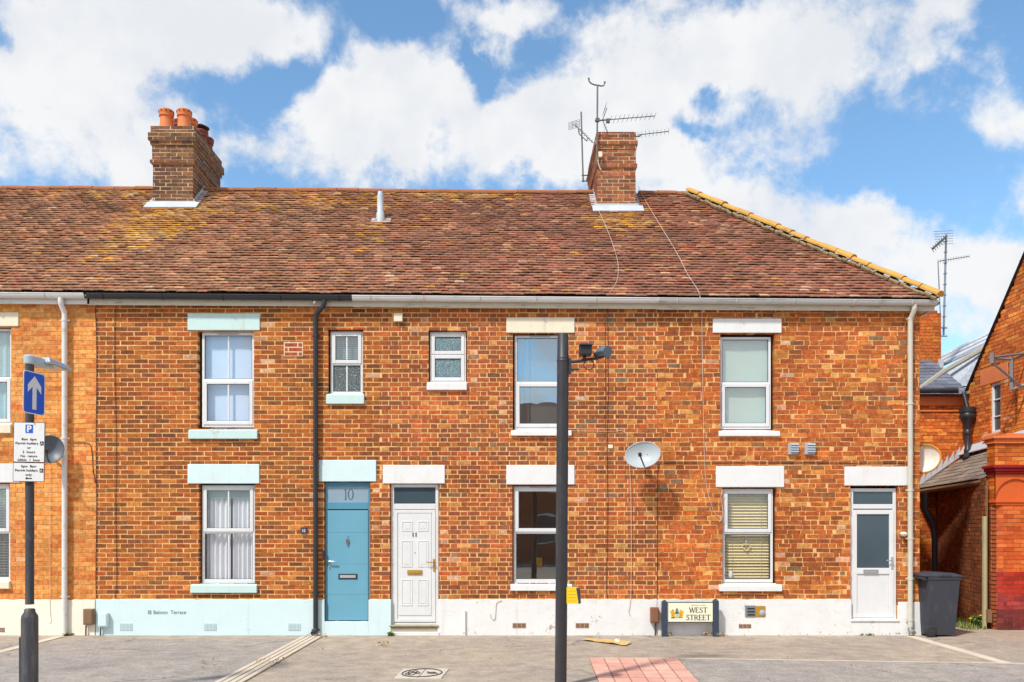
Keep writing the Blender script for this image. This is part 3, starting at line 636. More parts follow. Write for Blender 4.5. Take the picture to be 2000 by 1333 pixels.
# part-glazed white door at the end house
H3 = houses[3]
mb = MB(); ring(mb, X(1662.5), X(1753), Z(1211), Z(954), .055, yd, .115); mb.box(X(1662) + .055, X(1753) - .055, yd, .115, Z(994), Z(985))
door = mb.build('door', M['upvc'], H3, bevel=.005); door['label'] = 'white front door glazed in its upper half'
mb = MB(); lx0, lx1 = X(1667), X(1748); ring(mb, lx0, lx1, Z(1207), Z(996), .075, yd - .012, yd + .03); mb.box(lx0 + .075, lx1 - .075, yd - .012, yd + .03, Z(1122), Z(1110)); mb.box(lx0 + .075, lx1 - .075, yd + .006, yd + .03, Z(1207) + .075, Z(1122))
mb.build('door_leaf', M['upvc'], door, bevel=.006)
mb = MB(); mb.box(lx0 + .075, lx1 - .075, yd + .008, yd + .016, Z(1110), Z(996) - .075); mb.box(X(1669), X(1747), yd + .012, yd + .02, Z(985), Z(957)); mb.build('door_pane', M['glass_dark'], door)
mb = MB(); ring(mb, X(1688), X(1717), Z(1121), Z(1113), .012, yd - .022, yd - .013); mb.box(X(1688) + .012, X(1717) - .012, yd - .017, yd - .013, Z(1121) + .012, Z(1113) - .012); mb.build('letterbox', M['steel'], door, bevel=.002)
mb = MB(); hx, hz = X(1744), Z(1100); mb.box(hx - .014, hx + .014, yd - .024, yd - .013, hz - .10, hz + .10); mb.tube([(hx, yd - .02, hz + .04), (hx, yd - .06, hz + .04), (hx - .12, yd - .06, hz + .04)], .009, 10); mb.build('handle', M['steel'], door, smooth=True)
mb = MB(); mb.box(X(1660), X(1755), -.045, .1, Z(1214), Z(1210)); mb.build('doorstep', M['plinth_white'], H3, bevel=.008)

# ------------------------------------------------------------------ roof of plain clay tiles
SL = .858; YE, YR = -.2, 3.43; XRIDGE, XCOR = 3.85, 7.03
def zroof(x, y): return zg(x) + .015 + SL * (y - YE)
run = (YR - YE); slen = math.hypot(run, run * SL); ux, uz = run / slen, run * SL / slen
def blob(x, y, cx, cy, rx, ry): return max(0, 1 - math.hypot((x - cx) / rx, (y - cy) / ry))
def tile_col(x, y, rng):
    t = min(1, max(0, (x + 4.5) / 5.0)); n = mnoise.noise((x * .55, y * .9, 3)) * .5 + mnoise.noise((x * 1.7, y * 2.4, 8)) * .35
    base = mixc(rgb(164, 119, 91), rgb(154, 103, 84), t)
    c = base; q = rng.random()
    if q < .16: c = mixc(base, rgb(120, 86, 72), .55)
    elif q < .30: c = mixc(base, rgb(196, 146, 108), .6)
    elif q < .38: c = mixc(base, rgb(176, 100, 74), .7)
    elif q < .395: c = rgb(200, 156, 122)
    elif q < .397: c = rgb(196, 170, 142)
    g = 1 + .26 * n + rng.uniform(-.09, .09); c = tuple(v * g for v in c)
    if mnoise.noise((x * .9 + 9, y * 1.3, 1)) > .22: c = mixc(c, rgb(110, 80, 64), .3)
    L = 1.5 * blob(x, y, -6.6, 2.25, 1.15, .95) + .45 * blob(x, y, -6.9, 1.4, 1.0, .8) + 1.3 * blob(x, y, 2.15, 2.35, .75, .5) + 1.0 * blob(x, y, -1.2, 3.35, 2.1, .4) + .5 * blob(x, y, -7.5, 3.4, 3, .3) + .5 * blob(x, y, -3.4, 3.0, 1.6, .5) + .5 * blob(x, y, -2.5, 1.7, .35, .9) + .35 * blob(x, y, -8, 3.3, 2, .3) + .3 * blob(x, y, -5, 2.9, 2, .6)
    L *= .75 + 1.2 * (mnoise.noise((x * 3.1, y * 4.0, 5)) * .5 + .5)
    if rng.random() < L * .95: c = mixc(c, rng.choice((rgb(220, 164, 40), rgb(206, 150, 60), rgb(214, 178, 116), rgb(184, 140, 86))), rng.uniform(.45, .95))
    elif rng.random() < .015: c = mixc(c, rgb(200, 150, 60), .6)
    return c
roofs = [MB() for _ in range(4)]
GA, TW = .104, .166
def tile(mb, P, x0, x1, t0, rng, col, clipx=None):
    """P(x, t, h): a point on the slope, t up the slope, h above it"""
    a, b = x0 + .002, x1 - .0025
    if clipx:
        lo = clipx(t0); hi = clipx(t0 + GA * 1.25)
        a0, b0, a1, b1 = min(a, lo), min(b, lo), min(a, hi), min(b, hi)
        if b0 - a0 < .02: return
    else: a0, b0, a1, b1 = a, b, a, b
    j = lambda s_: rng.uniform(-s_, s_)
    t_ = t0 + j(.006); tw = j(.003); h = .046 + j(.008); th = .017; cam_ = .004
    dz = .010 * mnoise.noise((x0 * .8, t0 * 1.4, 0)) + .007 * mnoise.noise((x0 * 2.6, t0 * 3, 4)); h += dz
    xm0, xm1 = (a0 + b0) / 2, (a1 + b1) / 2; t1 = t0 + GA * 1.25; h1 = .012 + dz
    A = [P(a0, t_ - tw, h + j(.003)), P(xm0, t_, h + cam_), P(b0, t_ + tw, h + j(.003))]
    B = [P(a1, t1, h1), P(xm1, t1, h1 + cam_), P(b1, t1, h1)]
    Cc = [P(a0, t_ - tw, h - th), P(xm0, t_, h - th + cam_), P(b0, t_ + tw, h - th)]
    edge = mixc(col, rgb(220, 178, 144), .55)  # lower edge coloured paler than the tile, as if caught by the sun
    mb.poly([A[0], A[1], B[1], B[0]], 0, col); mb.poly([A[1], A[2], B[2], B[1]], 0, col)
    mb.poly([Cc[0], Cc[1], A[1], A[0]], 0, edge); mb.poly([Cc[1], Cc[2], A[2], A[1]], 0, edge)
    mb.poly([Cc[0], A[0], B[0]], 0, col); mb.poly([A[2], Cc[2], B[2]], 0, col)
def Pf(x, t, h):
    y = YE + t * ux; return (x, y - h * uz, zg(x) + .015 + t * uz + h * ux)
rows = int(slen / GA)
rt = random.Random(3)
CH_A = (X(299, 2.8), X(377, 2.8), 2.8, 4.35); CH_B = (X(1166, 2.8), X(1241, 2.8), 2.8, 4.55)
def in_stack(x, y): return any(c[0] + .02 < x < c[1] - .02 and c[2] + .03 < y < c[3] for c in (CH_A, CH_B))
for r in range(rows + 1):
    t0 = r * GA; y = YE + t0 * ux
    hipx = lambda t: XCOR + (XRIDGE - XCOR) * min(1, t / slen)
    x = -11.9 + (TW / 2 if r % 2 else 0) + rt.uniform(-.02, .02)
    while x < XCOR:
        w_ = TW + rt.uniform(-.004, .006); xm = x + w_ / 2
        if t0 < slen - .05 and xm < hipx(t0) + .08 and not in_stack(xm, y):
            hi_ = sum(xm > b for b in BOUNDS[1:4])
            tile(roofs[hi_], Pf, x, x + w_, t0, rt, tile_col(xm, y + .1, rt), hipx)
        x += w_
# hipped end and rear slope
hrun = XCOR - XRIDGE; hz_ = zroof(XRIDGE, YR) - zroof(XCOR, YE); hl = math.hypot(hrun, hz_); hux, huz = hrun / hl, hz_ / hl
YB = 2 * YR - YE
def Ph(v, t, h): return (XCOR - t * hux + h * huz, v, zroof(XCOR, YE) + t * huz + h * hux)
for r in range(int(hl / GA)):
    t0 = r * GA; f = t0 / hl; lo, hi2 = YE + (YR - YE) * f, YB - (YB - YR) * f
    v = lo - (TW / 2 if r % 2 else 0)
    while v < hi2:
        if v + TW / 2 > lo: tile(roofs[3], Ph, max(v, lo), min(v + TW, hi2 - .01), t0, rt, tile_col(5.5, 1.5, rt))
        v += TW
dk = rgb(70, 48, 40)
for i in range(4):
    a, b = (-11.9 if i == 0 else BOUNDS[i]), (XCOR if i == 3 else BOUNDS[i + 1]); br = min(b, XRIDGE)
    # sarking under the tiles, rear slope
    for (p, q) in ((a, br),):
        roofs[i].poly([(p, YE + .01, zroof(p, YE) - .006), (b, YE + .01, zroof(b, YE) - .006), (q, YR, zroof(q, YR) - .006), (p, YR, zroof(p, YR) - .006)], 0, dk)
        roofs[i].poly([(p, YR, zroof(p, YR)), (q, YR, zroof(q, YR)), (b, YB, zroof(b, YE)), (p, YB, zroof(p, YE))], 0, rgb(128, 76, 60))
    if i == 3: roofs[i].poly([(XCOR, YE, zroof(XCOR, YE) - .012), (XCOR, YB, zroof(XCOR, YE) - .012), (XRIDGE, YR, zroof(XRIDGE, YR) - .012)], 0, dk)
roof_ob = [roofs[i].build('roof', M['tile'], houses[i]) for i in range(4)]
# ridge and hip tiles
def cap_tile(mb, p, q, r, col=(1, 1, 1), mi=0, flat=.75, lift=.0):
    p, q = Vector(p), Vector(q); t = (q - p).normalized(); s_ = t.cross(Vector((0, 0, 1))).normalized(); u = s_.cross(t)
    n = 9; A = []; B = []
    for e, L in ((p, A), (q, B)):
        for j in range(n):
            a = math.pi * (-.08 + 1.16 * j / (n - 1)); L.append(e + s_ * r * math.cos(a) + u * (r * flat * math.sin(a) + lift))
    b = len(mb.v)
    for j in range(n - 1): mb.poly([A[j], A[j + 1], B[j + 1], B[j]], mi, col)
    mb.poly(A, mi, col); mb.poly(B[::-1], mi, col)
rg = [MB() for _ in range(4)]
x = -11.9
while x < XRIDGE - .05:
    x1 = min(x + .42 + rnd.uniform(-.05, .05), XRIDGE); i = sum((x + x1) / 2 > b for b in BOUNDS[1:4]); dz = rnd.uniform(-.008, .008)
    if not (in_stack((x + x1) / 2, YR)): cap_tile(rg[i], (x + .006, YR, zroof(x, YR) + dz - .005), (x1 - .004, YR, zroof(x1, YR) + dz - .008), .12, flat=.62)
    x = x1
for i in range(4): rg[i].build('ridge', M['ridge'], roof_ob[i], smooth=True)
hp = MB(); p0 = Vector((XRIDGE - .12, YR - .10, zroof(XRIDGE, YR) + .0)); p1 = Vector((XCOR + .02, YE - .06, zroof(XCOR, YE) + .0)); n = 17
for q in range(n):
    a, b = p0.lerp(p1, q / n), p0.lerp(p1, (q + 1) / n); d = Vector((0, 0, rnd.uniform(-.008, .01)))
    cap_tile(hp, a + d + Vector((0, 0, .035)), b + d + (b - a) * -.03 + Vector((0, 0, .045)), .112 + rnd.uniform(-.006, .006), flat=.58 + rnd.uniform(-.05, .05))
hp.build('hip', M['hip'], roof_ob[3], smooth=True)
bd = MB()
for q in range(60):
    a = p0.lerp(p1, q / 60); b = p0.lerp(p1, (q + 1) / 60); o_ = Vector((-.115, -.06, -.02)) if True else 0; e = Vector((rnd.uniform(-.02, .02), rnd.uniform(-.01, .01), rnd.uniform(-.015, .015)))
    bd.tube([a + o_ + e, b + o_ + e], .026 + rnd.uniform(0, .016), 6)
bd.build('mortar_bedding', M['bedding'], roof_ob[3])

# ------------------------------------------------------------------ chimneys
def chimney(i, ch, steps, zt, pal, label, flash_z):
    x0, x1, y0, y1 = ch; mb = MB()
    for (za, zb, o) in steps:
        X0, X1, Y0, Y1 = x0 - o, x1 + o, y0 - o, y1 + o; kw = dict(rough=1.3, joint=.0155, mod=.222, course=.0745)
        bricks(mb, lambda u, z, d: (u, Y0 + d, z), X0, X1, za, zb, pal, **kw); bricks(mb, lambda u, z, d: (X1 - d, u, z), Y0, Y1, za, zb, pal, **kw)
        bricks(mb, lambda u, z, d: (X0 + d, u, z), Y0, Y1, za, zb, pal, **kw); bricks(mb, lambda u, z, d: (u, Y1 - d, z), X0, X1, za, zb, pal, **kw)
        for z in (za + .002, zb - .002): mb.poly([(X0, Y0, z), (X1, Y0, z), (X1, Y1, z), (X0, Y1, z)], 1)
    o = mb.build('chimney', [M['brick'], M['mortar_dark']], houses[i]); o['label'] = label
    fl = MB(); e = .02; zf = zroof(x0, y0) + .05
    fl.box(x0 - .06, x1 + .06, y0 - .03, y0 + .005, zf - .10, flash_z)
    fl.hexa([(x0 - .10, y0 - .22, zf - .19), (x1 + .14, y0 - .22, zf - .19), (x1 + .14, y0 - .02, zf - .015), (x0 - .10, y0 - .02, zf - .015), (x0 - .10, y0 - .23, zf - .175), (x1 + .14, y0 - .23, zf - .175), (x1 + .14, y0 - .03, zf + .0), (x0 - .10, y0 - .03, zf + .0)])
    for (xa, sg) in ((x1, 1), (x0, -1)):        # stepped flashing up each side
        n = 9
        for q in range(n):
            ya, yb = y0 + (YR - y0) * q / n, y0 + (YR - y0) * (q + 1) / n; za, zb = zroof(xa, ya), zroof(xa, yb)
            fl.prism([(xa + sg * .004, ya, za - .02), (xa + sg * .004, yb, zb - .02), (xa + sg * .004, yb, zb + .10), (xa + sg * .004, ya, zb + .07)], (sg * .012, 0, 0))
            fl.hexa([(xa, ya, za + .03), (xa + sg * .11, ya, za + .03), (xa + sg * .11, yb, zb + .03), (xa, yb, zb + .03), (xa, ya, za + .042), (xa + sg * .11, ya, za + .042), (xa + sg * .11, yb, zb + .042), (xa, yb, zb + .042)])
    fl.build('flashing', M['lead'], o)
    return o
s98 = 2.8
stA = chimney(1, CH_A, [(7.9, Z(319.5, s98), 0), (Z(319.5, s98), Z(313.6, s98), .045), (Z(313.6, s98), Z(284.3, s98), .012), (Z(284.3, s98), Z(276.5, s98), .04), (Z(276.5, s98), Z(261.5, s98), .072), (Z(261.5, s98), Z(248, s98), .035)], 0, pal_stack_a, 'tall dark brick chimney with terracotta pots', Z(394, s98))
stB = chimney(2, CH_B, [(7.85, Z(327.7, s98), 0), (Z(327.7, s98), Z(321, s98), .03), (Z(321, s98), Z(292, s98), .005), (Z(292, s98), Z(283.5, s98), .02), (Z(283.5, s98), Z(275, s98), .04), (Z(275, s98), Z(259, s98), .01)], 0, pal_stack_b, 'potless brick chimney with aerials', Z(399, s98))
zt = Z(248, s98)
def pot(x, y, r=.140, h=.41, m='terracotta', cowl=False):
    mb = MB()
    mb.lathe(x, y, [(r * 1.02, zt - .02), (r * .98, zt + .02), (r * .84, zt + h * .62), (r * .84, zt + h * .66), (r * 1.02, zt + h * .70), (r * .98, zt + h * .76), (r * 1.04, zt + h * .80), (r * 1.08, zt + h * .96), (r * .98, zt + h), (r * .8, zt + h), (r * .75, zt + h * .6)], 24, cap=False)
    for q in range(10):
        a = 2 * math.pi * q / 10; c_, s_ = math.cos(a), math.sin(a); rr = r * 1.07; z = zt + h * .88; w_ = .013
        mb.prism([(x + rr * c_ - s_ * w_, y + rr * s_ + c_ * w_, z - .013), (x + rr * c_ + s_ * w_, y + rr * s_ - c_ * w_, z - .013), (x + rr * c_ + s_ * w_, y + rr * s_ - c_ * w_, z + .013), (x + rr * c_ - s_ * w_, y + rr * s_ + c_ * w_, z + .013)], (c_ * .004, s_ * .004, 0), 1)
    mb.lathe(x, y, [(.001, zt + h * .7), (r * .78, zt + h * .7)], 24, 1, cap=False)
    o = mb.build('chimney_pot', [M[m], M['hole']], stA, smooth=True)
    if cowl:
        c2 = MB(); z = zt + h; c2.lathe(x, y, [(r * .5, z - .02), (r * .5, z + .05), (r * 1.15, z + .05), (r * 1.25, z + .07), (r * .5, z + .13), (.01, z + .14)], 18)
        for q in range(4): a = q * 1.57; c2.box(x + .1 * math.cos(a) - .006, x + .1 * math.cos(a) + .006, y + .1 * math.sin(a) - .006, y + .1 * math.sin(a) + .006, z, z + .06)
        c2.build('chimney_cowl', M['cowl'], stA, smooth=True)
fm = MB(); fm.hexa([(CH_A[0], CH_A[2], zt - .01), (CH_A[1], CH_A[2], zt - .01), (CH_A[1], CH_A[3], zt - .01), (CH_A[0], CH_A[3], zt - .01), (CH_A[0] + .1, CH_A[2] + .1, zt + .03), (CH_A[1] - .1, CH_A[2] + .1, zt + .03), (CH_A[1] - .1, CH_A[3] - .1, zt + .03), (CH_A[0] + .1, CH_A[3] - .1, zt + .03)]); fm.build('flaunching', M['bedding'], stA)
for (x, y, m, c_) in ((X(325, 2.99), 2.99, 'terracotta', 0), (X(360, 2.99), 2.99, 'terracotta', 0), (-6.72, 3.42, 'terracotta_old', 0), (-6.5, 3.36, 'terracotta', 0), (-6.46, 3.86, 'terracotta_old', 1), (-6.46, 4.2, 'terracotta_old', 0), (-6.84, 3.95, 'terracotta_old', 0)): pot(x, y, m=m, cowl=c_)
fm = MB(); zb_ = Z(259, s98); fm.box(CH_B[0] + .02, CH_B[1] - .02, CH_B[2] + .02, CH_B[3] - .02, zb_ - .01, zb_ + .02); fm.build('flaunching', M['bedding'], stB)

# flue pipe through the roof
pb = hit(743, 434, (0, YE, zroof(0, YE)), (0.0082, -SL, 1)); mb = MB(); r = .062; hh = 60 / sc(pb.y)
mb.lathe(pb.x, pb.y, [(r * 1.25, pb.z - .05), (r * 1.25, pb.z + .16), (r * 1.02, pb.z + .19), (r, pb.z + hh - .07), (r * .8, pb.z + hh - .06), (r * .75, pb.z + hh - .01), (.01, pb.z + hh)], 18)
mb.hexa([(pb.x - .17 + a * 0, pb.y + b, pb.z + (b * .858) + c + .01) if a < 0 else (pb.x + .2, pb.y + b, pb.z + (b * .858) + c + .01) for a, b, c in ((-1, -.05, .02), (1, -.05, .02), (1, .07, .02), (-1, .07, .02), (-1, -.05, .04), (1, -.05, .04), (1, .07, .04), (-1, .07, .04))])
mb.build('vent_pipe', M['lead'], houses[1], smooth=True)

# ------------------------------------------------------------------ eaves: fascia, soffit, gutters, downpipes
def eaves(i, x0, x1, m, fm_):
    mb = MB(); n = max(2, int((x1 - x0) / .35)); yc, r = -.165, .058
    for q in range(n):
        a, b = x0 + (x1 - x0) * q / n, x0 + (x1 - x0) * (q + 1) / n; pa, pb_ = [], []
        for j in range(9):
            t = math.pi + math.pi * j / 8; pa.append((a, yc + r * math.cos(t), zg(a) - .008 + r * 1.25 * math.sin(t))); pb_.append((b, yc + r * math.cos(t), zg(b) - .008 + r * 1.25 * math.sin(t)))
        for j in range(8): mb.poly([pa[j], pb_[j], pb_[j + 1], pa[j + 1]])
        for (dy) in (-r, r): mb.hexa([(a, yc + dy - .006, zg(a) - .014), (b, yc + dy - .006, zg(b) - .014), (b, yc + dy + .006, zg(b) - .014), (a, yc + dy + .006, zg(a) - .014), (a, yc + dy - .006, zg(a)), (b, yc + dy - .006, zg(b)), (b, yc + dy + .006, zg(b)), (a, yc + dy + .006, zg(a))])
    g_ = mb.build('gutter', m, houses[i], smooth=True)
    x = x0 + .3
    while x < x1 - .1:
        pts = [(x, yc + (r + .005) * math.cos(math.pi + math.pi * j / 8), zg(x) - .004 + (r * 1.25 + .005) * math.sin(math.pi + math.pi * j / 8)) for j in range(9)]
        br = MB(); br.tube(pts, .012, 6); br.build('gutter_bracket', M['black'] if m is M['black'] else M['pipe_beige'], g_); x += .92 + rnd.uniform(-.08, .08)
    f = MB(); f.hexa([(x0, -.105, zg(x0) - .165), (x1, -.105, zg(x1) - .155), (x1, -.085, zg(x1) - .155), (x0, -.085, zg(x0) - .165), (x0, -.105, zg(x0) - .01), (x1, -.105, zg(x1) - .01), (x1, -.085, zg(x1) - .01), (x0, -.085, zg(x0) - .01)])
    f.build('fascia', fm_, houses[i], bevel=.004)
    s_ = MB(); s_.hexa([(x0, -.085, zg(x0) - .14), (x1, -.085, zg(x1) - .135), (x1, .02, zg(x1) - .135), (x0, .02, zg(x0) - .14), (x0, -.085, zg(x0) - .12), (x1, -.085, zg(x1) - .12), (x1, .02, zg(x1) - .12), (x0, .02, zg(x0) - .12)]); s_.build('soffit', M['soffit'], houses[i])
eaves(0, BOUNDS[0], X(181), M['gutter_white'], M['gutter_white'])
eaves(1, X(176), X(692), M['black'], M['fascia'])
eaves(2, X(692), BOUNDS[3], M['gutter_white'], M['fascia'])
eaves(3, BOUNDS[3], XCOR, M['gutter_grey'], M['fascia'])
# gutter, fascia and soffit round the hipped corner
mb = MB(); r = .058; xc = XCOR + .0
for q in range(8):
    a, b = -.165 + q * .85, -.165 + (q + 1) * .85; pa, pb_ = [], []
    for j in range(9):
        t = math.pi + math.pi * j / 8; pa.append((xc - r * math.cos(t), a, zg(7) - .008 + r * 1.25 * math.sin(t))); pb_.append((xc - r * math.cos(t), b, zg(7) - .008 + r * 1.25 * math.sin(t)))
    for j in range(8): mb.poly([pa[j], pb_[j], pb_[j + 1], pa[j + 1]])
mb.build('gutter', M['gutter_grey'], houses[3], smooth=True)
mb = MB(); mb.box(XCOR - .08, XCOR - .06, -.10, 6.9, zg(7) - .155, zg(7) - .01); mb.box(BOUNDS[4] - .02, XCOR - .08, -.085, 6.9, zg(7) - .138, zg(7) - .12); mb.build('fascia', M['gutter_grey'], houses[3])

def downpipe(i, pts, r, m, clips):
    mb = MB(); mb.tube(pts, r, 14)
    for z in clips:
        px_ = pts[-2]; x = px_[0]; y = px_[1]; mb.lathe(x, y, [(r + .006, z - .02), (r + .006, z + .02)], 14); mb.box(x - r - .03, x + r + .03, y + r * .3, y + r * .3 + .008, z - .012, z + .012)
    return mb.build('downpipe', m, houses[i], smooth=True)
yp = -.075
def dpz(x0, x1, zbot, foot=0.0):
    z = zg(x0) - .07
    return [(x0, -.165, z), (x0, -.165, z - .05), (x0 + (x1 - x0) * .1, -.155, z - .10), (x1 - (x1 - x0) * .1, yp - .01, z - .20), (x1, yp, z - .26), (x1, yp, .3), (x1, yp, zbot)]
p_ = dpz(X(118.5, -.165), X(126, yp), .06); downpipe(0, p_, .042, M['gutter_white'], [Z(628), Z(857), Z(1165)])
p_ = dpz(X(633, -.165), X(616.5, yp), .1) + [(X(616.5, yp), yp - .02, .05), (X(613.5, yp), yp - .07, .02)]; downpipe(1, p_[:-2] , .040, M['black'], [Z(658), Z(890), Z(1158), Z(1230)])
mb = MB(); mb.tube([(p_[-3][0], yp, .11), (p_[-3][0] - .005, yp - .02, .07), (p_[-3][0] - .03, yp - .08, .045)], .043, 14); mb.build('pipe_shoe', M['black'], houses[1], smooth=True)
p_ = dpz(X(1786, -.165), X(1778, yp), .12); downpipe(3, p_, .041, M['pipe_beige'], [Z(625), Z(790), Z(958), Z(1052), Z(1130), Z(1210)])
mb = MB(); mb.tube([(p_[-1][0], yp, .13), (p_[-1][0], yp - .02, .08), (p_[-1][0] + .01, yp - .09, .05)], .045, 14); mb.build('pipe_shoe', M['galv'], houses[3], smooth=True)
# overflow stub under the black gutter
mb = MB(); mb.tube([(X(617, -.1), -.10, Z(588, -.1)), (X(613, -.24), -.24, Z(592, -.24))], .014, 10); mb.build('overflow_pipe', M['gutter_white'], houses[1], smooth=True)

# ------------------------------------------------------------------ boxes, vents and small fixings on the fronts
def fixbox(i, name, px0, py0, px1, py1, m, y0=-.09, y1=-.02, bevel=.008, **kw):
    mb = MB(); mb.box(X(px0, y0), X(px1, y0), y0, y1, Z(py1, y0), Z(py0, y0)); return mb.build(name, m, houses[i], bevel=bevel)
def service_box(i, a, b, c, d, m):
    o = fixbox(i, 'service_box', a, b, c, d, m, -.11, -.024); mb = MB(); mb.box(X(a + 1.5, -.11), X(c - 1.5, -.11), -.118, -.109, Z(d - 2, -.11), Z(b + 2, -.11)); mb.build('box_lid', m, o, bevel=.004)
    mb = MB(); mb.tube([(X((a + c) / 2), -.06, Z(d)), (X((a + c) / 2 - .5), -.06, -.02)], .012, 8); mb.build('supply_pipe', M['wire_brown'], o)
service_box(0, 162, 1190, 181, 1221, M['box_taupe']); service_box(2, 1271, 1187, 1287, 1217, M['box_brown'])
service_box(1, 191, 1198, 209, 1225, M['plinth_blue'])
fixbox(2, 'alarm_box', 769, 612, 786, 628, M['stone'], -.06, -.006)
def perforated(i, a, b, c, d, m, mh, nx, nz, cell=.55):
    mb = MB(); x0, x1, z0, z1 = X(a), X(c), Z(d), Z(b); mb.box(x0, x1, -.031, -.02, z0, z1)
    for p in range(nx):
        for q in range(nz):
            cx, cz = x0 + (x1 - x0) * (p + .5) / nx, z0 + (z1 - z0) * (q + .5) / nz; hw, hh_ = (x1 - x0) / nx * cell / 2, (z1 - z0) / nz * cell / 2
            mb.box(cx - hw, cx + hw, -.033, -.0305, cz - hh_, cz + hh_, 1)
    return mb.build('air_vent', [m, mh], houses[i])
for a in (236, 400, 564): perforated(1, a, 1217.5, a + 24, 1231.5, M['plinth_blue'], M['hole_blue'], 9, 6)
perforated(0, -12, 1226, 11, 1234.5, M['airbrick'], M['hole'], 8, 3, .5)
for (a, b) in ((1001, 1217), (1124, 1217)): perforated(2, a, b, a + 26, b + 9.5, M['airbrick'], M['box_taupe'], 3, 1, .8)
perforated(3, 1442, 1219, 1466, 1227, M['airbrick'], M['box_taupe'], 3, 1, .8)
for a in (1540, 1572.5):
    o = fixbox(3, 'wall_vent', a, 866, a + 19.5, 888, M['vent_grey'], -.055, -.006, .006); mb = MB()
    for q in range(4): z = Z(884) + q * .038; mb.hexa([(X(a + 2), -.078, z), (X(a + 17.5), -.078, z), (X(a + 17.5), -.055, z + .008), (X(a + 2), -.055, z + .008), (X(a + 2), -.072, z + .012), (X(a + 17.5), -.072, z + .012), (X(a + 17.5), -.055, z + .034), (X(a + 2), -.055, z + .034)])
    mb.build('louvre', M['vent_grey'], o)
# gas flap and brass meter cover on the white base
fixbox(3, 'wall_vent', 1455.5, 1183, 1475, 1205.5, M['galv'], -.04, -.024, .004)['label'] = 'grey metal flap on the white base'
mb = MB()
for q in range(3): mb.box(X(1458.5), X(1472.5), -.048, -.04, Z(1202 - q * 6), Z(1199.5 - q * 6))
mb.build('flap_rib', M['hole'], houses[3])
o = fixbox(3, 'meter_cover', 1475.5, 1184, 1495, 1205.5, M['brass_matt'], -.036, -.024, .004); mb = MB(); mb.lathe(0, 0, [(.05, 0), (.05, .008), (.02, .02), (.012, .02)], 18); q_ = mb.build('cap', M['vent_grey'], o); q_.location = (X(1487.5), -.036, Z(1197)); q_.rotation_euler = (R(90), 0, 0)
mb = MB(); mb.tube([(X(908), -.045, -.02), (X(908), -.045, Z(1197)), (X(908), -.045, Z(1193))], [.018, .018, .022], 10); mb.build('stub_pipe', M['white'], houses[2], smooth=True)
# house number plaque and base lettering
o = fixbox(1, 'number_plaque', 587, 1030, 599, 1042, M['sign_navy'], -.022, -.006, .004); text('house_number', '10', .062, (X(593, -.02), -.0245, Z(1039.4)), M['white_flat'], o, bold=.001)
t_ = text('house_name', '10', .094, (X(293), -.0265, Z(1200)), M['ink'], H1, sx=.72, bold=.001); t_ = text('house_name', 'Balston  Terrace', .088, (X(300.5), -.0265, Z(1199.5)), M['ink_grey'], H1, align='LEFT', bold=0, sx=.92)
# bricks let into the wall with white mortar
mb = MB(); mb.box(X(554.5), X(592), -.008, .002, Z(696.5), Z(669), 1)
for (a, b, c, d) in ((556.5, 671, 580.5, 677.5), (583, 671, 590, 677.5), (556.5, 680, 562, 686.5), (564.5, 680, 590, 686.5), (556.5, 689, 581, 695), (583.5, 689, 590, 695)): mb.box(X(a), X(c), -.011, -.004, Z(d), Z(b), 0, tuple(v * rnd.uniform(.85, 1.1) for v in rgb(168, 84, 54)))
mb.build('brick_patch', [M['brick'], m_mortar('pale repair mortar', rgb(236, 206, 176))], H1)
fixbox(2, 'cable_clip_box', 1188, 869, 1197, 876, M['stone'], -.035, -.006, .004)
mb = MB(); mb.lathe(X(1765, -.05), -.05, [(.03, Z(1048)), (.05, Z(1046)), (.06, Z(1043)), (.03, Z(1039))], 12); mb.build('door_light', M['stone'], houses[3], smooth=True)

# ------------------------------------------------------------------ cables
def cable(pts, m, label, r=.005, n=6, smooth_=True):
    P_ = [Vector(p) for p in pts]; out = []
    if smooth_ and len(P_) > 2:
        for a in range(len(P_) - 1):
            p0_, p1_, p2_, p3_ = P_[max(a - 1, 0)], P_[a], P_[a + 1], P_[min(a + 2, len(P_) - 1)]
            for q in range(6):
                t = q / 6; out.append(.5 * ((2 * p1_) + (p2_ - p0_) * t + (2 * p0_ - 5 * p1_ + 4 * p2_ - p3_) * t * t + (3 * p1_ - p0_ - 3 * p2_ + p3_) * t ** 3))
        out.append(P_[-1])
    else: out = P_
    mb = MB(); mb.tube(out, r, n); return tag(mb.build('cable', M[m], smooth=True), label, 'cable', 'cables on the terrace')
def wl(pp, y=-.014): return [(X(a, y), y, Z(b, y)) for a, b in pp]
cable(wl([(186, 600), (189, 700), (187.5, 860), (188.5, 1000), (187, 1120), (188, 1169)]), 'wire_black', 'black cable down the joint between yellow and orange brick')
cable(wl([(143, 865), (172, 866), (179, 880), (182, 920), (187, 945)]), 'wire_black', 'short black cable hooking across the yellow brick wall')
cable(wl([(225, 598), (224, 700), (227, 860), (226, 1000), (228, 1120), (225, 1169)]), 'wire_black', 'thin dark cable down the brick wall left of a pale blue lintel', .0045)
cable(wl([(97, 905), (97, 1000), (96.5, 1100), (98, 1190), (100, 1214), (96, 1217)], -.03), 'wire_white', 'thin white cable hanging below the slate grey dish', .004)
cable(wl([(1187, 602), (1187.5, 760), (1186, 900), (1187, 1000), (1185, 1150), (1189, 1172)]), 'wire_black', 'long dark cable down the wall right of the black post', .0045)
cable(wl([(1181, 602), (1182, 720), (1181, 860)]), 'wire_brown', 'short brown cable under the gutter right of the black post', .0035)
cable(wl([(1112, 842), (1190, 843), (1215, 842), (1225, 852), (1228, 880), (1230, 900)]), 'wire_white', 'white cable looping over to the pale dish', .004)
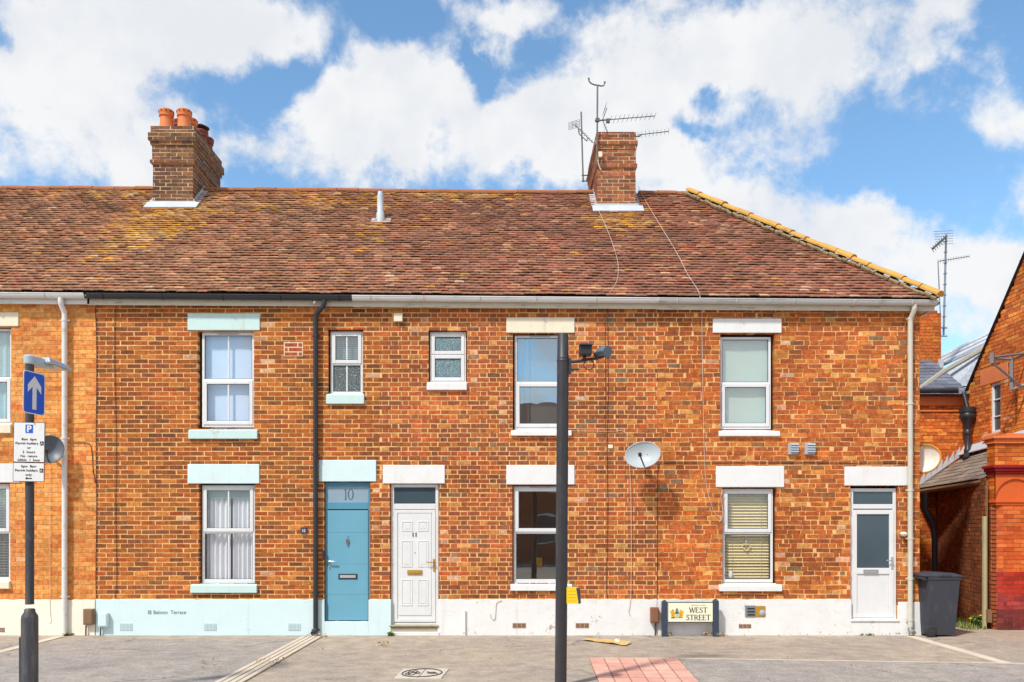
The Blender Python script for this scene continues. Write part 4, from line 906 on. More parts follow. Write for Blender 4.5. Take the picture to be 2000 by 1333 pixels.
cable(wl([(1229, 905), (1232, 960), (1233, 1060), (1232, 1165), (1228, 1195), (1232, 1203)], -.034), 'wire_white', 'white cable hanging from the pale dish to the base', .0045)
cable(wl([(1283, 1186), (1283.5, 1100), (1284, 960), (1286, 912), (1296, 904), (1420, 904), (1560, 903.5), (1668, 905)]), 'wire_brown', 'brown cable rising from a box and running along above the lintels', .005)
cable(wl([(1660, 906), (1720, 904), (1796, 905)]), 'wire_brown', 'brown cable above the lintel of the part-glazed door', .004)
rp = (0, YE, zroof(0, YE)); rn = (.0082, -SL, 1)
def onroof(pp): return [hit(a, b, rp, rn) + Vector((0, -.03, .035)) for a, b in pp]
cable(onroof([(1246, 368), (1262, 400), (1290, 447), (1320, 497), (1342, 540), (1362, 572)]) + wl([(1368, 584)], -.24) + wl([(1371, 604)], -.12) + wl([(1371, 640), (1373, 760), (1376, 900), (1382, 960), (1395, 1000), (1410, 1016)]), 'wire_white', 'long white cable from the aerial chimney over the roof to a window', .0045)
cable(onroof([(1160, 398), (1180, 440), (1199, 490), (1207, 525), (1204, 555), (1190, 578)]), 'wire_white', 'short white cable curving down the tiles below the aerial chimney', .004)
cable(wl([(980, 1173), (970, 1178), (968, 1195), (966, 1210), (960, 1208), (958, 1200)], -.035), 'wire_white', 'grey cable end curling on the white base beside a stub pipe', .005)
cable(wl([(1412, 958), (1408, 970), (1411, 990), (1411, 1010), (1405, 1020)], -.02), 'wire_white', 'white cable loop at the corner of the wooden blind window', .004)

# ------------------------------------------------------------------ satellite dishes
def dish(name, cx, cy, cz, rx, rz, rot, m, label, rim=None, lnb=True):
    t = thing('satellite_dish', label, 'dish'); t.location = (cx, cy, cz); t.rotation_euler = rot
    mb = MB(); n, kx = 36, 8
    for back in (0, 1):
        for i in range(kx):
            for j in range(n):
                def P(i_, j_): r_ = i_ / kx; a = 2 * math.pi * j_ / n; return (rx * r_ * math.cos(a), -.09 * r_ * r_ + back * .008, rz * r_ * math.sin(a))
                mb.poly([P(i, j), P(i + 1, j), P(i + 1, j + 1), P(i, j + 1)] if i else [P(0, j), P(1, j), P(1, j + 1)])
    mb.build('reflector', M[m], t, smooth=True)
    mb = MB(); mb.tube([(rx * math.cos(2 * math.pi * j / n), -.088, rz * math.sin(2 * math.pi * j / n)) for j in range(n + 1)], .008 if not rim else .016, 6, cap=False); mb.build('rim', M[rim or m], t, smooth=True)
    mb = MB(); mb.box(-.05, .05, .005, .06, -.08, .08); mb.tube([(0, .04, 0), (0, .2, -.02), (0, .3, -.02)], .02, 8); mb.box(-.05, .05, .29, .33, -.08, .06); mb.build('bracket', M['galv'], t)
    if lnb:
        mb = MB(); mb.tube([(0, .01, -rz * .7), (0, -.12, -rz * .85), (-.02, -.30, -rz * .62), (-.03, -.36, -rz * .42)], [.012, .012, .012, .012], 8); mb.tube([(-.03, -.34, -rz * .50), (-.03, -.37, -rz * .30)], .028, 12); mb.build('receiver_arm', M['black'], t, smooth=True)
        mb = MB(); 
        for q in (-.05, .05): mb.lathe(q, 0, [(.008, 0), (.008, .004)], 8)
        o = mb.build('bolt', M['black'], t); o.rotation_euler = (R(90), 0, 0); o.location = (.02, -.006, .02)
    return t
Yd = -.36
dish('d', X(1256, Yd), Yd, Z(892, Yd), .278, .215, (R(-14), R(-7), R(-12)), 'dish_pale', 'pale grey satellite dish on the red brick wall right of the black post')
dish('d', X(98, -.25), -.25, Z(880, -.25), .20, .225, (R(-8), R(8), R(26)), 'dish_dark', 'slate grey satellite dish beside the parking sign and white downpipe')
dish('d', 7.04, .2, Z(898, .2), .26, .235, (R(-6), 0, R(-46)), 'dish_cream', 'cream satellite dish with rusty rim round the corner of the terrace', 'rust', lnb=False)

# ------------------------------------------------------------------ TV aerials
def yagi(mb, a, b, n, half, up, el=.004, boom=.009):
    a, b = Vector(a), Vector(b); up = Vector(up).normalized(); mb.tube([a, b], boom, 6)
    for q in range(n):
        p = a.lerp(b, q / (n - 1)); h_ = half * (1 - .25 * q / (n - 1)); mb.tube([p - up * h_, p + up * h_], el, 5)
Ya = 2.72
def w3(px, py, y): return Vector((X(px, y), y, Z(py, y)))
t = thing('tv_aerial', 'tall thin mast with long yagi aerial and forked top on the right chimney', 'aerial', 'aerials on the rooftops')
mb = MB(); mb.tube([w3(1166, 318, Ya), w3(1167, 166, Ya)], .017, 8); mb.build('mast', M['aerial'], t)
mb = MB(); mb.tube([w3(1150, 154, Ya), w3(1150.5, 159, Ya), w3(1154, 163, Ya), w3(1160, 166, Ya), w3(1167, 167, Ya), w3(1174, 168.5, Ya), w3(1179, 168, Ya), w3(1181, 162, Ya)], .014, 8); mb.lathe(X(1150, Ya), Ya, [(.016, Z(156, Ya)), (.02, Z(153, Ya))], 8); mb.lathe(X(1181, Ya), Ya, [(.016, Z(164, Ya)), (.02, Z(160, Ya))], 8); mb.build('fork', M['aerial'], t)
mb = MB(); yagi(mb, w3(1192, 234, Ya), w3(1279, 227, Ya - .35), 11, .085, (.35, -.8, .75)); mb.tube([w3(1162, 236.5, Ya), w3(1192, 234, Ya)], .014, 6); mb.box(X(1184, Ya), X(1191, Ya), Ya - .03, Ya + .03, Z(240, Ya), Z(233, Ya)); mb.box(X(1163, Ya), X(1171, Ya), Ya - .03, Ya + .03, Z(238, Ya), Z(232, Ya)); mb.build('yagi_boom', M['aerial'], t)
mb = MB()
for (p, q) in (((1177, 235), (1185.5, 211)), ((1177, 235), (1186, 258))):
    yagi(mb, w3(p[0], p[1], Ya), w3(q[0], q[1], Ya), 6, .05, (.1, .85, .5) if q[1] < 230 else (.3, .9, -.1), .0035, .008)
    for e in range(3): f = .45 + .25 * e; c_ = w3(p[0] + (q[0] - p[0]) * f, p[1] + (q[1] - p[1]) * f, Ya); mb.tube([c_ + Vector((-.04, 0, -.03)), c_ + Vector((.0, 0, .12))] if q[1] < 230 else [c_ + Vector((-.03, 0, -.04)), c_ + Vector((.02, 0, .03))], .004, 5)
mb.build('reflector', M['aerial'], t)
mb = MB(); mb.box(X(1169, 2.72), X(1176, 2.72), 2.70, 2.76, Z(307, 2.72), Z(297, 2.72)); mb.tube([w3(1166, 300, Ya), w3(1168, 318, Ya), w3(1173, 332, 2.76)], .012, 6); mb.build('junction_box', M['stone'], t)
t = thing('tv_aerial', 'short yagi aerial sticking out rightward from the top of the right chimney', 'aerial', 'aerials on the rooftops')
mb = MB(); yagi(mb, w3(1246, 264, 3.3), w3(1306, 257, 3.0), 9, .075, (.05, .1, 1)); mb.build('yagi_boom', M['aerial'], t)
mb = MB(); mb.tube([w3(1238, 266.5, 3.35), w3(1249, 267, 3.3), w3(1252, 263, 3.28)], .013, 6); mb.build('bracket', M['aerial'], t)
Yb = 4.0
t = thing('tv_aerial', 'mast with grid-backed aerial on the left side of the right chimney', 'aerial', 'aerials on the rooftops')
mb = MB(); mb.tube([w3(1139, 356, Yb), w3(1135, 219, Yb)], .016, 8)
for y_ in (343, 354): mb.tube([w3(1136, y_, Yb), w3(1149, y_, Yb)], .012, 6)
mb.build('mast', M['aerial'], t)
mb = MB(); yagi(mb, w3(1123, 244, Yb), w3(1158, 279, Yb - .6), 9, .07, (.75, .5, .2)); mb.tube([w3(1130, 252, Yb), w3(1131, 262, Yb), w3(1146, 276, Yb - .3), w3(1149, 270, Yb - .3)], .012, 6); mb.build('yagi_boom', M['aerial'], t)
mb = MB()
for q in range(6): mb.tube([w3(1111, 240 + q * 2.8, Yb), w3(1132, 234 + q * 2.8, Yb)], .004, 5)
for q in (1111, 1118, 1125, 1132): mb.tube([w3(q, 240 - (q - 1111) * .28, Yb), w3(q, 254 - (q - 1111) * .28, Yb)], .005, 5)
mb.build('reflector', M['aerial'], t)

# ------------------------------------------------------------------ brick building in the side street, right
pub = thing('brick_building', 'orange brick corner building at the right edge with slate lean-to and red glazed corner pier', 'building')
XG = 10.0
def gtop(y): return 7.04 + (2.36 - y) * 1.12 if y > .6 else 9.0 - (.6 - y) * 1.12
mb = MB()
wy0, wy1, wz0, wz1 = 3.13, 3.50, Z(846, 3.3), Z(747, 3.3)
bricks(mb, lambda u, z, d: (XG + d, u, z), -2.2, 4.42, .0, 8.98, pal_pub, [(wy0, wz0, wy1, wz1)], 'random', rough=1.2, joint=.009, reveal=.12, top=gtop, course=.0745)
mb.poly([(XG + .02, 4.42, 0), (XG + 3, 4.42, 0), (XG + 3, 4.42, 4.6), (XG + .02, 4.42, 4.6)], 1)
gw = mb.build('gable_wall', [M['brick'], M['mortar_red']], pub)
mb = MB(); bricks(mb, lambda u, z, d: (u, -2.2 + d, z), XG, 16, 0, gtop(-2.2), pal_pub, (), 'random', joint=.009, course=.0745)
mb.poly([(16, -2.2, 0), (16, 4.42, 0), (16, 4.42, gtop(4.42)), (16, .6, 8.98), (16, -2.2, gtop(-2.2))], 1); mb.build('street_wall', [M['brick'], M['mortar_red']], pub)
mb = MB(); mb.hexa([(XG - .06, -2.7, gtop(-2.7) - .02), (XG + .1, -2.7, gtop(-2.7) - .02), (XG + .1, .62, gtop(.6) - .02), (XG - .06, .62, gtop(.6) - .02), (XG - .03, -2.7, gtop(-2.7) + .035), (XG + .1, -2.7, gtop(-2.7) + .035), (XG + .1, .62, gtop(.6) + .035), (XG - .03, .62, gtop(.6) + .035)]); mb.build('verge_board', M['black'], pub)
mb = MB(); ys = [4.5 - q * .39 for q in range(11)]
mb.hexa([(XG - .06, 4.55, gtop(4.55) - .02), (XG + .1, 4.55, gtop(4.55) - .02), (XG + .1, .58, gtop(.62) - .02), (XG - .06, .58, gtop(.62) - .02), (XG - .03, 4.55, gtop(4.55) + .035), (XG + .1, 4.55, gtop(4.55) + .035), (XG + .1, .58, gtop(.62) + .035), (XG - .03, .58, gtop(.62) + .035)])
mb.build('verge_board', M['black'], pub)
mb = MB(); mb.poly([(XG + .05, 4.7, gtop(4.7)), (XG + 6, 4.7, gtop(4.7)), (XG + 6, .6, gtop(.6)), (XG + .05, .6, gtop(.6))], 0, rgb(110, 116, 126)); mb.poly([(XG + .05, -2.7, gtop(-2.7)), (XG + 6, -2.7, gtop(-2.7)), (XG + 6, .6, gtop(.6)), (XG + .05, .6, gtop(.6))], 0, rgb(110, 116, 126)); mb.build('gable_roof', M['slate'], pub)
# window in the gable
mb = MB(); ring2 = []
def gbox(mb_, y0, y1, z0, z1, d0, d1): mb_.box(XG + d0, XG + d1, y0, y1, z0, z1)
gbox(mb, wy0, wy0 + .04, wz0, wz1, .03, .11); gbox(mb, wy1 - .05, wy1, wz0, wz1, .03, .11); gbox(mb, wy0 + .04, wy1 - .05, wz0, wz0 + .06, .03, .11); gbox(mb, wy0 + .04, wy1 - .05, wz1 - .05, wz1, .03, .11)
for q in (1, 2): gbox(mb, wy0 + .04, wy1 - .05, wz0 + (wz1 - wz0) * q / 3 - .012, wz0 + (wz1 - wz0) * q / 3 + .012, .045, .09)
fo = mb.build('window', M['white'], pub, bevel=.006); fo['label'] = 'narrow flaking white sash window in the gable'
mb = MB(); gbox(mb, wy0 + .04, wy1 - .05, wz0 + .06, wz1 - .05, .07, .076); mb.build('pane', M['glass_dark'], fo)
mb = MB(); mb.tube([(XG - .05, wy0 - .1, wz0 - .07), (XG - .05, wy1 + .12, wz0 - .07)], .07, 12); mb.build('sill', M['terracotta'], fo, smooth=True)
mb = MB(); gbox(mb, wy0 - .25, wy1 + .35, wz1 + .0, wz1 + .33, -.012, .11); mb.build('lintel', M['terracotta'], fo, bevel=.01)
# rear wing facing the street
YW = 4.45; mb = MB()
bricks(mb, lambda u, z, d: (u, YW + d, z), 7.2, XG, 0.0, 4.72, pal_pub, (), 'random', joint=.009, rough=1.2, course=.0745)
mb.build('rear_wall', [M['brick'], M['mortar_red']], pub)
mb = MB(); mb.box(7.2, XG - .05, YW - .05, YW, Z(793, YW), Z(775, YW)); mb.box(7.2, XG - .05, YW - .03, YW, Z(805, YW), Z(802, YW)); mb.build('string_course', M['terracotta'], pub, bevel=.01)
mb = MB(); mb.tube([(7.3, YW - .15, Z(768, YW)), (9.75, YW - .15, Z(765, YW))], .055, 10); mb.box(7.3, 9.8, YW - .1, YW - .05, Z(772, YW), Z(763, YW)); mb.build('gutter', M['black'], pub, smooth=True)
def slatewall(mb, O, U, V, un, vn, base, seed=1, g=.19, w=.26):
    """overlapping slates over a plane O + u U + v V (U along the eaves, V up the slope)"""
    r_ = random.Random(seed); O, U, V = Vector(O), Vector(U).normalized(), Vector(V).normalized(); N_ = U.cross(V).normalized()
    if N_.z < 0: N_ = -N_
    for r in range(int(vn / g) + 1):
        u = -(w / 2) * (r % 2)
        while u < un:
            a, b = max(u, 0), min(u + w - .003, un); v0 = r * g + r_.uniform(-.006, .006); v1 = min(v0 + g * 1.4, vn + .02); gq = 1 + r_.uniform(-.25, .22); c = tuple(q * gq for q in base); h = .016 + r_.uniform(-.003, .003)
            if b - a > .02 and v1 > v0:
                P = lambda p, q, e: O + U * p + V * q + N_ * e
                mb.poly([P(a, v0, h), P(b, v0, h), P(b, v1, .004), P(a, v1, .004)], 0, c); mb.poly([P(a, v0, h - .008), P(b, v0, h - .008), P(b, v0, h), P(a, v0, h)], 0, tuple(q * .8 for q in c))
            u += w
    mb.poly([O - N_ * .004, O + U * un - N_ * .004, O + U * un + V * vn - N_ * .004, O + V * vn - N_ * .004], 0, tuple(q * .5 for q in base))
mb = MB(); slatewall(mb, (7.3, YW - .2, 4.66), (1, 0, 0), (0, 1, .62), 2.75, 2.2, rgb(112, 116, 126), 4); mb.build('slate_roof', M['slate'], pub)
# higher lead-ridged roof behind, with its coping
Yq = 6.6
A_ = w3(1780, 772, YW - .1); B_ = w3(1846, 724, Yq - 1.2); C_ = w3(1930, 676, Yq - 1.0)
mb = MB(); mb.tube([A_, B_, C_], .06, 6); mb.build('coping', m_paint('grey stone coping', rgb(172, 164, 150), .1, .85, (rgb(120, 110, 92), .5, 6, 1), bstr=.5), pub)
mb = MB(); q0, q1, q2, q3 = w3(1800, 735, Yq), w3(1940, 668, Yq), w3(1940, 648, Yq + 1.0), w3(1800, 716, Yq + 1.0)
mb.prism([q0, q1, q2, q3], (0, .06, -.02), 0, rgb(146, 152, 162))
for f in (.35, .7): a, b = q0.lerp(q3, f), q1.lerp(q2, f); mb.tube([a, b], .035, 6, 0, rgb(196, 200, 206))
mb.tube([q3, q2], .05, 8, 0, rgb(190, 194, 200))
lower = [w3(1846, 728, Yq - .9), w3(1935, 676, Yq - .9), w3(1935, 760, Yq - 1.5), w3(1866, 752, Yq - 1.6)]
mb.prism(lower, (0, .05, -.02), 0, rgb(176, 182, 190)); mb.build('lead_roof', M['slate'], pub)
# stack wall behind the hip corner
ys_ = 6.0; x0, x1 = X(1790, ys_), X(1838, ys_); mb = MB()
bricks(mb, lambda u, z, d: (u, ys_ + d, z), x0, x1, 4.6, Z(612, ys_), pal_pub, (), 'random', joint=.009, course=.0745)
bricks(mb, lambda u, z, d: (x1 - d, u, z), ys_, ys_ + 1.2, 4.6, Z(612, ys_), pal_pub, (), 'random', joint=.009, course=.0745)
bricks(mb, lambda u, z, d: (x0 + d, u, z), ys_, ys_ + 1.2, 4.6, Z(612, ys_), pal_pub, (), 'random', joint=.009, course=.0745)
mb.poly([(x0, ys_, Z(612, ys_)), (x1, ys_, Z(612, ys_)), (x1, ys_ + 1.2, Z(612, ys_)), (x0, ys_ + 1.2, Z(612, ys_))], 1)
mb.box(x0 + .05, x1 - .06, ys_ + .05, ys_ + 1.1, Z(612, ys_), Z(606, ys_), 1)
mb.build('chimney', [M['brick'], M['mortar_red']], pub)
fl = MB()
for q in range(5): a = 1796 + q * 9; fl.box(X(a, ys_), X(a + 10, ys_), ys_ - .03, ys_, Z(757 - q * 9, ys_), Z(738 - q * 9, ys_))
fl.build('flashing', M['lead'], pub)
# lean-to over the passage side wall
E0, E1 = Vector((8.5, 1.05, 2.66)), Vector((8.86, YW, 2.62)); T0, T1 = Vector((XG, 1.05, 3.60)), Vector((XG, YW, 3.42))
mb = MB(); Ud = (E1 - E0); Vd = ((T0 - E0) - Ud.normalized() * (T0 - E0).dot(Ud.normalized()))
slatewall(mb, E0, Ud, Vd, Ud.length + .1, Vd.length + .1, rgb(138, 128, 116), 9, .17, .28); mb.build('lean_to_roof', M['slate'], pub)
mb = MB(); mb.tube([E0 + Vector((.03, 0, -.06)), E1 + Vector((.03, 0, -.06))], .05, 8); mb.hexa([E0 + Vector((.06, 0, -.02)), E1 + Vector((.06, 0, -.02)), E1 + Vector((.75, 0, -.02)), E0 + Vector((.45, 0, -.02)), E0 + Vector((.06, 0, .02)), E1 + Vector((.06, 0, .02)), E1 + Vector((.75, 0, .03)), E0 + Vector((.45, 0, .03))]); mb.build('eaves_board', M['box_taupe'], pub)
fl = MB(); n = 9
for q in range(n):                              # saw-tooth lead against the rear wall
    a, b = E1.lerp(T1, q / n), E1.lerp(T1, (q + 1) / n); fl.prism([a + Vector((0, -.02, .0)), b + Vector((0, -.02, 0)), b + Vector((0, -.02, .22)), a + Vector((.02, -.02, .10))], (0, .015, 0))
fl.build('flashing', M['lead'], pub)
fl = MB(); fl.hexa([T0 + Vector((-.16, 0, -.06)), T1 + Vector((-.16, 0, -.06)), T1 + Vector((-.01, 0, .12)), T0 + Vector((-.01, 0, .12)), T0 + Vector((-.16, 0, -.04)), T1 + Vector((-.16, 0, -.04)), T1 + Vector((-.01, 0, .14)), T0 + Vector((-.01, 0, .14))]); fl.build('flashing', M['lead'], pub)
# passage wall under the lean-to
wa, wb = Vector((8.43, .9, 0)), Vector((9.36, YW, 0)); wd = (wb - wa); wlen = wd.length; wd.normalize(); wn = Vector((wd.y, -wd.x, 0))
mb = MB(); bricks(mb, lambda u, z, d: tuple(wa + wd * u + wn * d + Vector((0, 0, z))), 0, wlen, 0, 2.66, pal_alley, (), 'random', joint=.009, rough=1.3, course=.0745); mb.build('passage_wall', [M['brick'], M['mortar_red']], pub)
# corner pier of glazed brick
def pal_pier(u, z, rng, w_):
    c = rng.choice(((208, 98, 48), (214, 108, 52), (196, 88, 44), (218, 122, 64)))
    if z < .98: c = rng.choice(((176, 44, 36), (186, 56, 44), (164, 42, 40)))
    if z < .62: c = rng.choice(((160, 58, 56), (172, 74, 72), (140, 52, 54)))
    if z < .38: c = rng.choice(((112, 48, 50), (124, 56, 56), (100, 44, 48)))
    g = rng.uniform(.88, 1.12); return tuple(v * g for v in lin(c))
px0, YP = X(1946, .7), .7
mb = MB(); pk = dict(joint=.008, rough=.5, course=.072, mod=.235)
bricks(mb, lambda u, z, d: (u, YP + d, z), px0 + .12, 10.4, 0, Z(980, YP), pal_pier, (), 'stretcher', **pk)
for (f0, f1) in ((0, .5), (.5, 1)):
    a = Vector((px0, YP + .12)); pts = [Vector((px0, YP + .14)), Vector((px0 + .035, YP + .035)), Vector((px0 + .12, YP))]; p, q = (pts[0], pts[1]) if f0 == 0 else (pts[1], pts[2]); e = (q - p); L_ = e.length; e.normalize()
    bricks(mb, lambda u, z, d: (p.x + e.x * u - e.y * d * -1, p.y + e.y * u + e.x * d, z), 0, L_, 0, Z(980, YP), pal_pier, (), 'stretcher', **pk)
bricks(mb, lambda u, z, d: (px0 + d, u, z), YP + .14, 1.02, 0, Z(980, YP), pal_alley, (), 'stretcher', **pk)
bricks(mb, lambda u, z, d: (u, YP + .06 + d, z), px0 + .01, 10.4, Z(908, YP), Z(862, YP), pal_pub, (), 'stretcher', **pk)
bricks(mb, lambda u, z, d: (px0 + .01 + d, u, z), YP + .06, 1.0, Z(980, YP), Z(862, YP), pal_pub, (), 'stretcher', **pk)
mb.build('corner_pier', [M['brick_smooth'], M['mortar_red']], pub)
mb = MB(); mb.box(px0 - .02, 10.4, YP + .02, 1.02, Z(866, YP), Z(857, YP)); mb.box(px0 - .05, 10.4, YP - .02, 1.06, Z(857, YP), Z(852, YP)); mb.box(px0 + .25, 10.4, YP + .1, 1.0, Z(852, YP), Z(845, YP)); mb.build('pier_coping', M['terracotta'], pub, bevel=.01)
mb = MB()
for (za, zb, o_) in ((909, 915, .09), (915, 921, .06), (921, 926, .03)): mb.box(px0 - o_, 10.4, YP - o_, YP + .3, Z(zb, YP), Z(za, YP))
mb.build('cornice', m_paint('glazed dark red', rgb(150, 32, 44), .08, .3), pub, bevel=.012)
mt = m_paint('glazed orange panel', rgb(212, 104, 52), .1, .35)
mb = MB(); mb.box(px0 + .02, 10.4, YP + .04, YP + .3, Z(978, YP), Z(926, YP)); 
cxn, czn, rn_ = X(1985, YP), Z(976, YP), 40 / sc(YP); pts = [(cxn + rn_ * math.cos(math.pi * q / 16), YP + .01, czn + rn_ * math.sin(math.pi * q / 16)) for q in range(17)]
for a, b in zip(pts, pts[1:]): mb.prism([a, b, (b[0], b[1], Z(927, YP)), (a[0], a[1], Z(927, YP))], (0, .03, 0))
mb.box(px0 + .0, cxn - rn_, YP + .01, YP + .04, Z(976, YP), Z(927, YP)); mb.box(px0 - .03, 10.4, YP - .03, YP + .25, Z(982, YP), Z(977, YP)); mb.box(px0 - .01, 10.4, YP - .01, YP + .25, Z(987, YP), Z(982, YP)); mb.build('niche_panel', mt, pub, bevel=.006)
# rainwater hopper and pipes of the building
hx, hy = X(1890, 4.1), 4.1
mb = MB(); z = lambda p: Z(p, 4.1); mb.lathe(hx, hy, [(.15, z(801)), (.17, z(797)), (.17, z(806)), (.15, z(808)), (.165, z(812)), (.165, z(816)), (.14, z(819)), (.07, z(836)), (.065, z(840)), (.08, z(842)), (.08, z(848)), (.06, z(850)), (.06, z(876)), (.075, z(878)), (.075, z(886)), (.06, z(890))], 14)
mb.tube([(hx, hy, z(885)), (hx - .03, hy - .05, z(892)), (hx - .12, hy - .12, z(898))], .062, 10); mb.tube([(hx - .02, hy + .12, z(766)), (hx, hy, z(800))], .05, 10); mb.build('rainwater_hopper', M['black'], pub, smooth=True)
mb = MB(); xq = X(1812, 3.2); mb.tube([(xq - .05, 3.2, 2.5), (xq - .05, 3.2, 2.15), (xq + .04, 3.2, 1.98), (xq + .12, 3.2, 1.85), (xq + .14, 3.2, 1.5), (xq + .14, 3.2, .0)], .055, 12); mb.build('downpipe', M['bin'], pub, smooth=True)
mb = MB(); px_ = X(1922.5, .85); mb.box(px_ - .028, px_ + .028, .82, .875, 0, Z(1009, .85)); mb.build('timber_post', M['weatherboard'], pub, bevel=.004)
mb = MB(); px_ = X(1931, .8); mb.tube([(px_, .85, 2.6), (px_, .85, 1.8), (px_, .85, .3)], .013, 8); mb.box(px_ - .035, px_ + .04, .76, .84, Z(1216, .8), Z(1191, .8)); mb.build('supply_box', M['box_taupe'], pub)
# steel bracket
def bar(mb, a, b, r): mb.tube([a, b], r, 4)
t = thing('sign_bracket', 'galvanised steel sign bracket projecting from the orange gable', 'bracket')
yb0 = 2.2; a = w3(1939, 700, yb0); mb = MB()
bar(mb, w3(1938, 690, yb0), w3(1938, 710, yb0), .05); bar(mb, w3(1941, 698, yb0), w3(2012, 689, yb0), .025); bar(mb, w3(1979, 703, yb0 + .05), w3(2010, 690, yb0), .022); bar(mb, w3(1942, 700, yb0 + .2), w3(1982, 703, yb0 + .05), .022)
bar(mb, w3(1938, 709, yb0), w3(1996, 756, yb0), .024); bar(mb, w3(1976, 703, yb0 + .05), w3(1976, 762, yb0 + .05), .04); bar(mb, w3(1976, 762, yb0 + .05), w3(2012, 748, yb0), .03); mb.build('steel_frame', M['galv'], t)
# aerial behind
ym = 6.2
t = thing('tv_aerial', 'tall ringed mast with two aerials above the passage at the far right', 'aerial', 'aerials on the rooftops')
mb = MB(); mb.tube([w3(1843, 655, ym), w3(1848, 458, ym)], .024, 8)
for q in range(9): p_ = w3(1843.5 + q * .5, 640 - q * 21, ym); mb.box(p_.x - .03, p_.x + .03, p_.y - .03, p_.y + .03, p_.z - .01, p_.z + .01)
for y_ in (641, 657): mb.tube([w3(1834, y_, ym - .05), w3(1850, y_, ym - .05)], .015, 6)
mb.tube([w3(1837, 626, ym), w3(1832, 512, ym)], .014, 6); mb.build('mast', M['galv'], t)
mb = MB(); yagi(mb, w3(1832, 511, ym), w3(1893, 501, ym - .3), 13, .06, (0.05, .2, 1), .004, .01); mb.build('yagi_boom', M['aerial'], t)
mb = MB(); bar(mb, w3(1822, 486, ym - .5), w3(1849, 462, ym), .03)
for q in range(6): mb.tube([w3(1823 + q * 1.0, 453 + q * 5, ym), w3(1862, 451 + q * 5, ym)], .005, 5)
for q in range(7): p_ = w3(1822 + q * 4, 486 - q * 3.6, ym - .4); mb.tube([p_ + Vector((-.05, 0, .04)), p_ + Vector((.03, 0, -.09))], .007, 5)
mb.build('grid_aerial', M['aerial'], t)

# ------------------------------------------------------------------ ground
def m_ground(name, c1, c2, fleck, sc_=1.0, bump=.5):
    m, k = mat(name); pos = k.n('ShaderNodeNewGeometry').outputs['Position']
    big = k.noise(pos, .55 * sc_, 5, .6); mid = k.noise(pos, 4, 6, .65); fine = k.noise(pos, 75, 3, .7); sp = k.noise(pos, 38, 2, .5)
    col = k.mix(k.rng(big, .35, .65, 0, 1, True), c4(c1), c4(c2))
    s_ = k.v('SCALE', col); k.L.new(k.m('MULTIPLY', k.m('MULTIPLY', k.rng(mid, .3, .7, .76, 1.18), k.rng(k.noise(pos, 22, 4, .75), .3, .7, .8, 1.2)), k.rng(fine, .25, .75, .5, 1.55)), s_.node.inputs['Scale'])
    col = k.mix(k.rng(sp, .70, .76, 0, .65), s_, c4(fleck))
    cv = k.n('ShaderNodeTexVoronoi', feature='DISTANCE_TO_EDGE'); cv.inputs['Scale'].default_value = .42
    k.L.new(k.v('ADD', pos, k.v('MULTIPLY', k.noise(pos, 1.3, 5, .65, out=1), (.9, .9, 0))), cv.inputs['Vector'])
    crack = k.m('MULTIPLY', k.rng(cv.outputs['Distance'], .007, .003, 0, .55), k.rng(k.noise(pos, .6, 2, .5), .45, .55, 0, 1))
    col = k.mix(crack, col, c4(rgb(84, 78, 72)))
    ptc = k.rng(k.noise(k.v('ADD', pos, (7, 3, 0)), .9, 4, .6), .60, .66, 0, .22, True); col = k.mix(ptc, col, c4(rgb(112, 104, 98)))
    vo = k.n('ShaderNodeTexVoronoi'); vo.inputs['Scale'].default_value = 2.3; k.L.new(pos, vo.inputs['Vector'])
    col = k.mix(k.rng(vo.outputs['Distance'], .035, .02, 0, .6), col, c4(rgb(215, 208, 196)))
    finish(k, col, .9, fine, bump, spec=.25, bdist=.01); return m
M['pavement'] = m_ground('brown grey tarmac pavement', rgb(172, 158, 141), rgb(160, 149, 137), rgb(222, 212, 196))
M['tarmac'] = m_ground('grey tarmac', rgb(152, 146, 140), rgb(163, 155, 146), rgb(216, 210, 202))
M['channel'] = m_paint('pale concrete channel', rgb(206, 194, 176), .1, .85, (rgb(150, 134, 110), .5, 8, 1), bstr=.5)
M['paver'] = None
def ground_poly(name, pts, m, z, label=None, cat=None, thick=0):
    mb = MB()
    if thick: mb.prism([(a, b, z - thick) for a, b in pts], (0, 0, thick))
    else: mb.poly([(a, b, z) for a, b in pts])
    return mb.build(name, m)
g = MB(); g.poly([(-400, -400, 0), (400, -400, 0), (400, 400, 0), (-400, 400, 0)]); structure(g.build('pavement', M['pavement']))
structure(ground_poly('road', [G(1325, 1287), G(2080, 1298), (14, -14), (4.6, -14), G(1375, 1340)], M['tarmac'], .004))
structure(ground_poly('road_patch', [G(-60, 1262), G(240, 1247), G(380, 1250), G(600, 1248), G(470, 1313), G(420, 1338), (-8, -5.5), (-10, -5.5)], M['tarmac'], .004))
def strip(name, a, b, wid, m, z, n=1, gap=0):
    A, B = Vector(a), Vector(b); d = (B - A).normalized(); s_ = Vector((-d.y, d.x)); mb = MB()
    for q in range(n):
        o0 = -wid / 2 + wid * q / n; o1 = o0 + wid / n - gap
        mb.prism([(*(A + s_ * o0), z - .01), (*(B + s_ * o0), z - .01), (*(B + s_ * o1), z - .01), (*(A + s_ * o1), z - .01)], (0, 0, .01))
    return mb
def channel(a, b, wid, n, gap, label):
    mb = strip('c', a, b, wid, None, .012, n, gap); A, B = Vector(a), Vector(b)
    o = mb.build('drainage_channel', M['channel']); return tag(o, label, 'drain channel', 'pale drainage channels across the pavement')
channel(G(611, 1244), G(445, 1336), .34, 4, .022, 'ribbed pale drainage channel running out from the black downpipe')
A, B = Vector(G(611, 1244)), Vector(G(445, 1336)); d_ = (B - A).normalized(); s2 = Vector((-d_.y, d_.x)) * .168
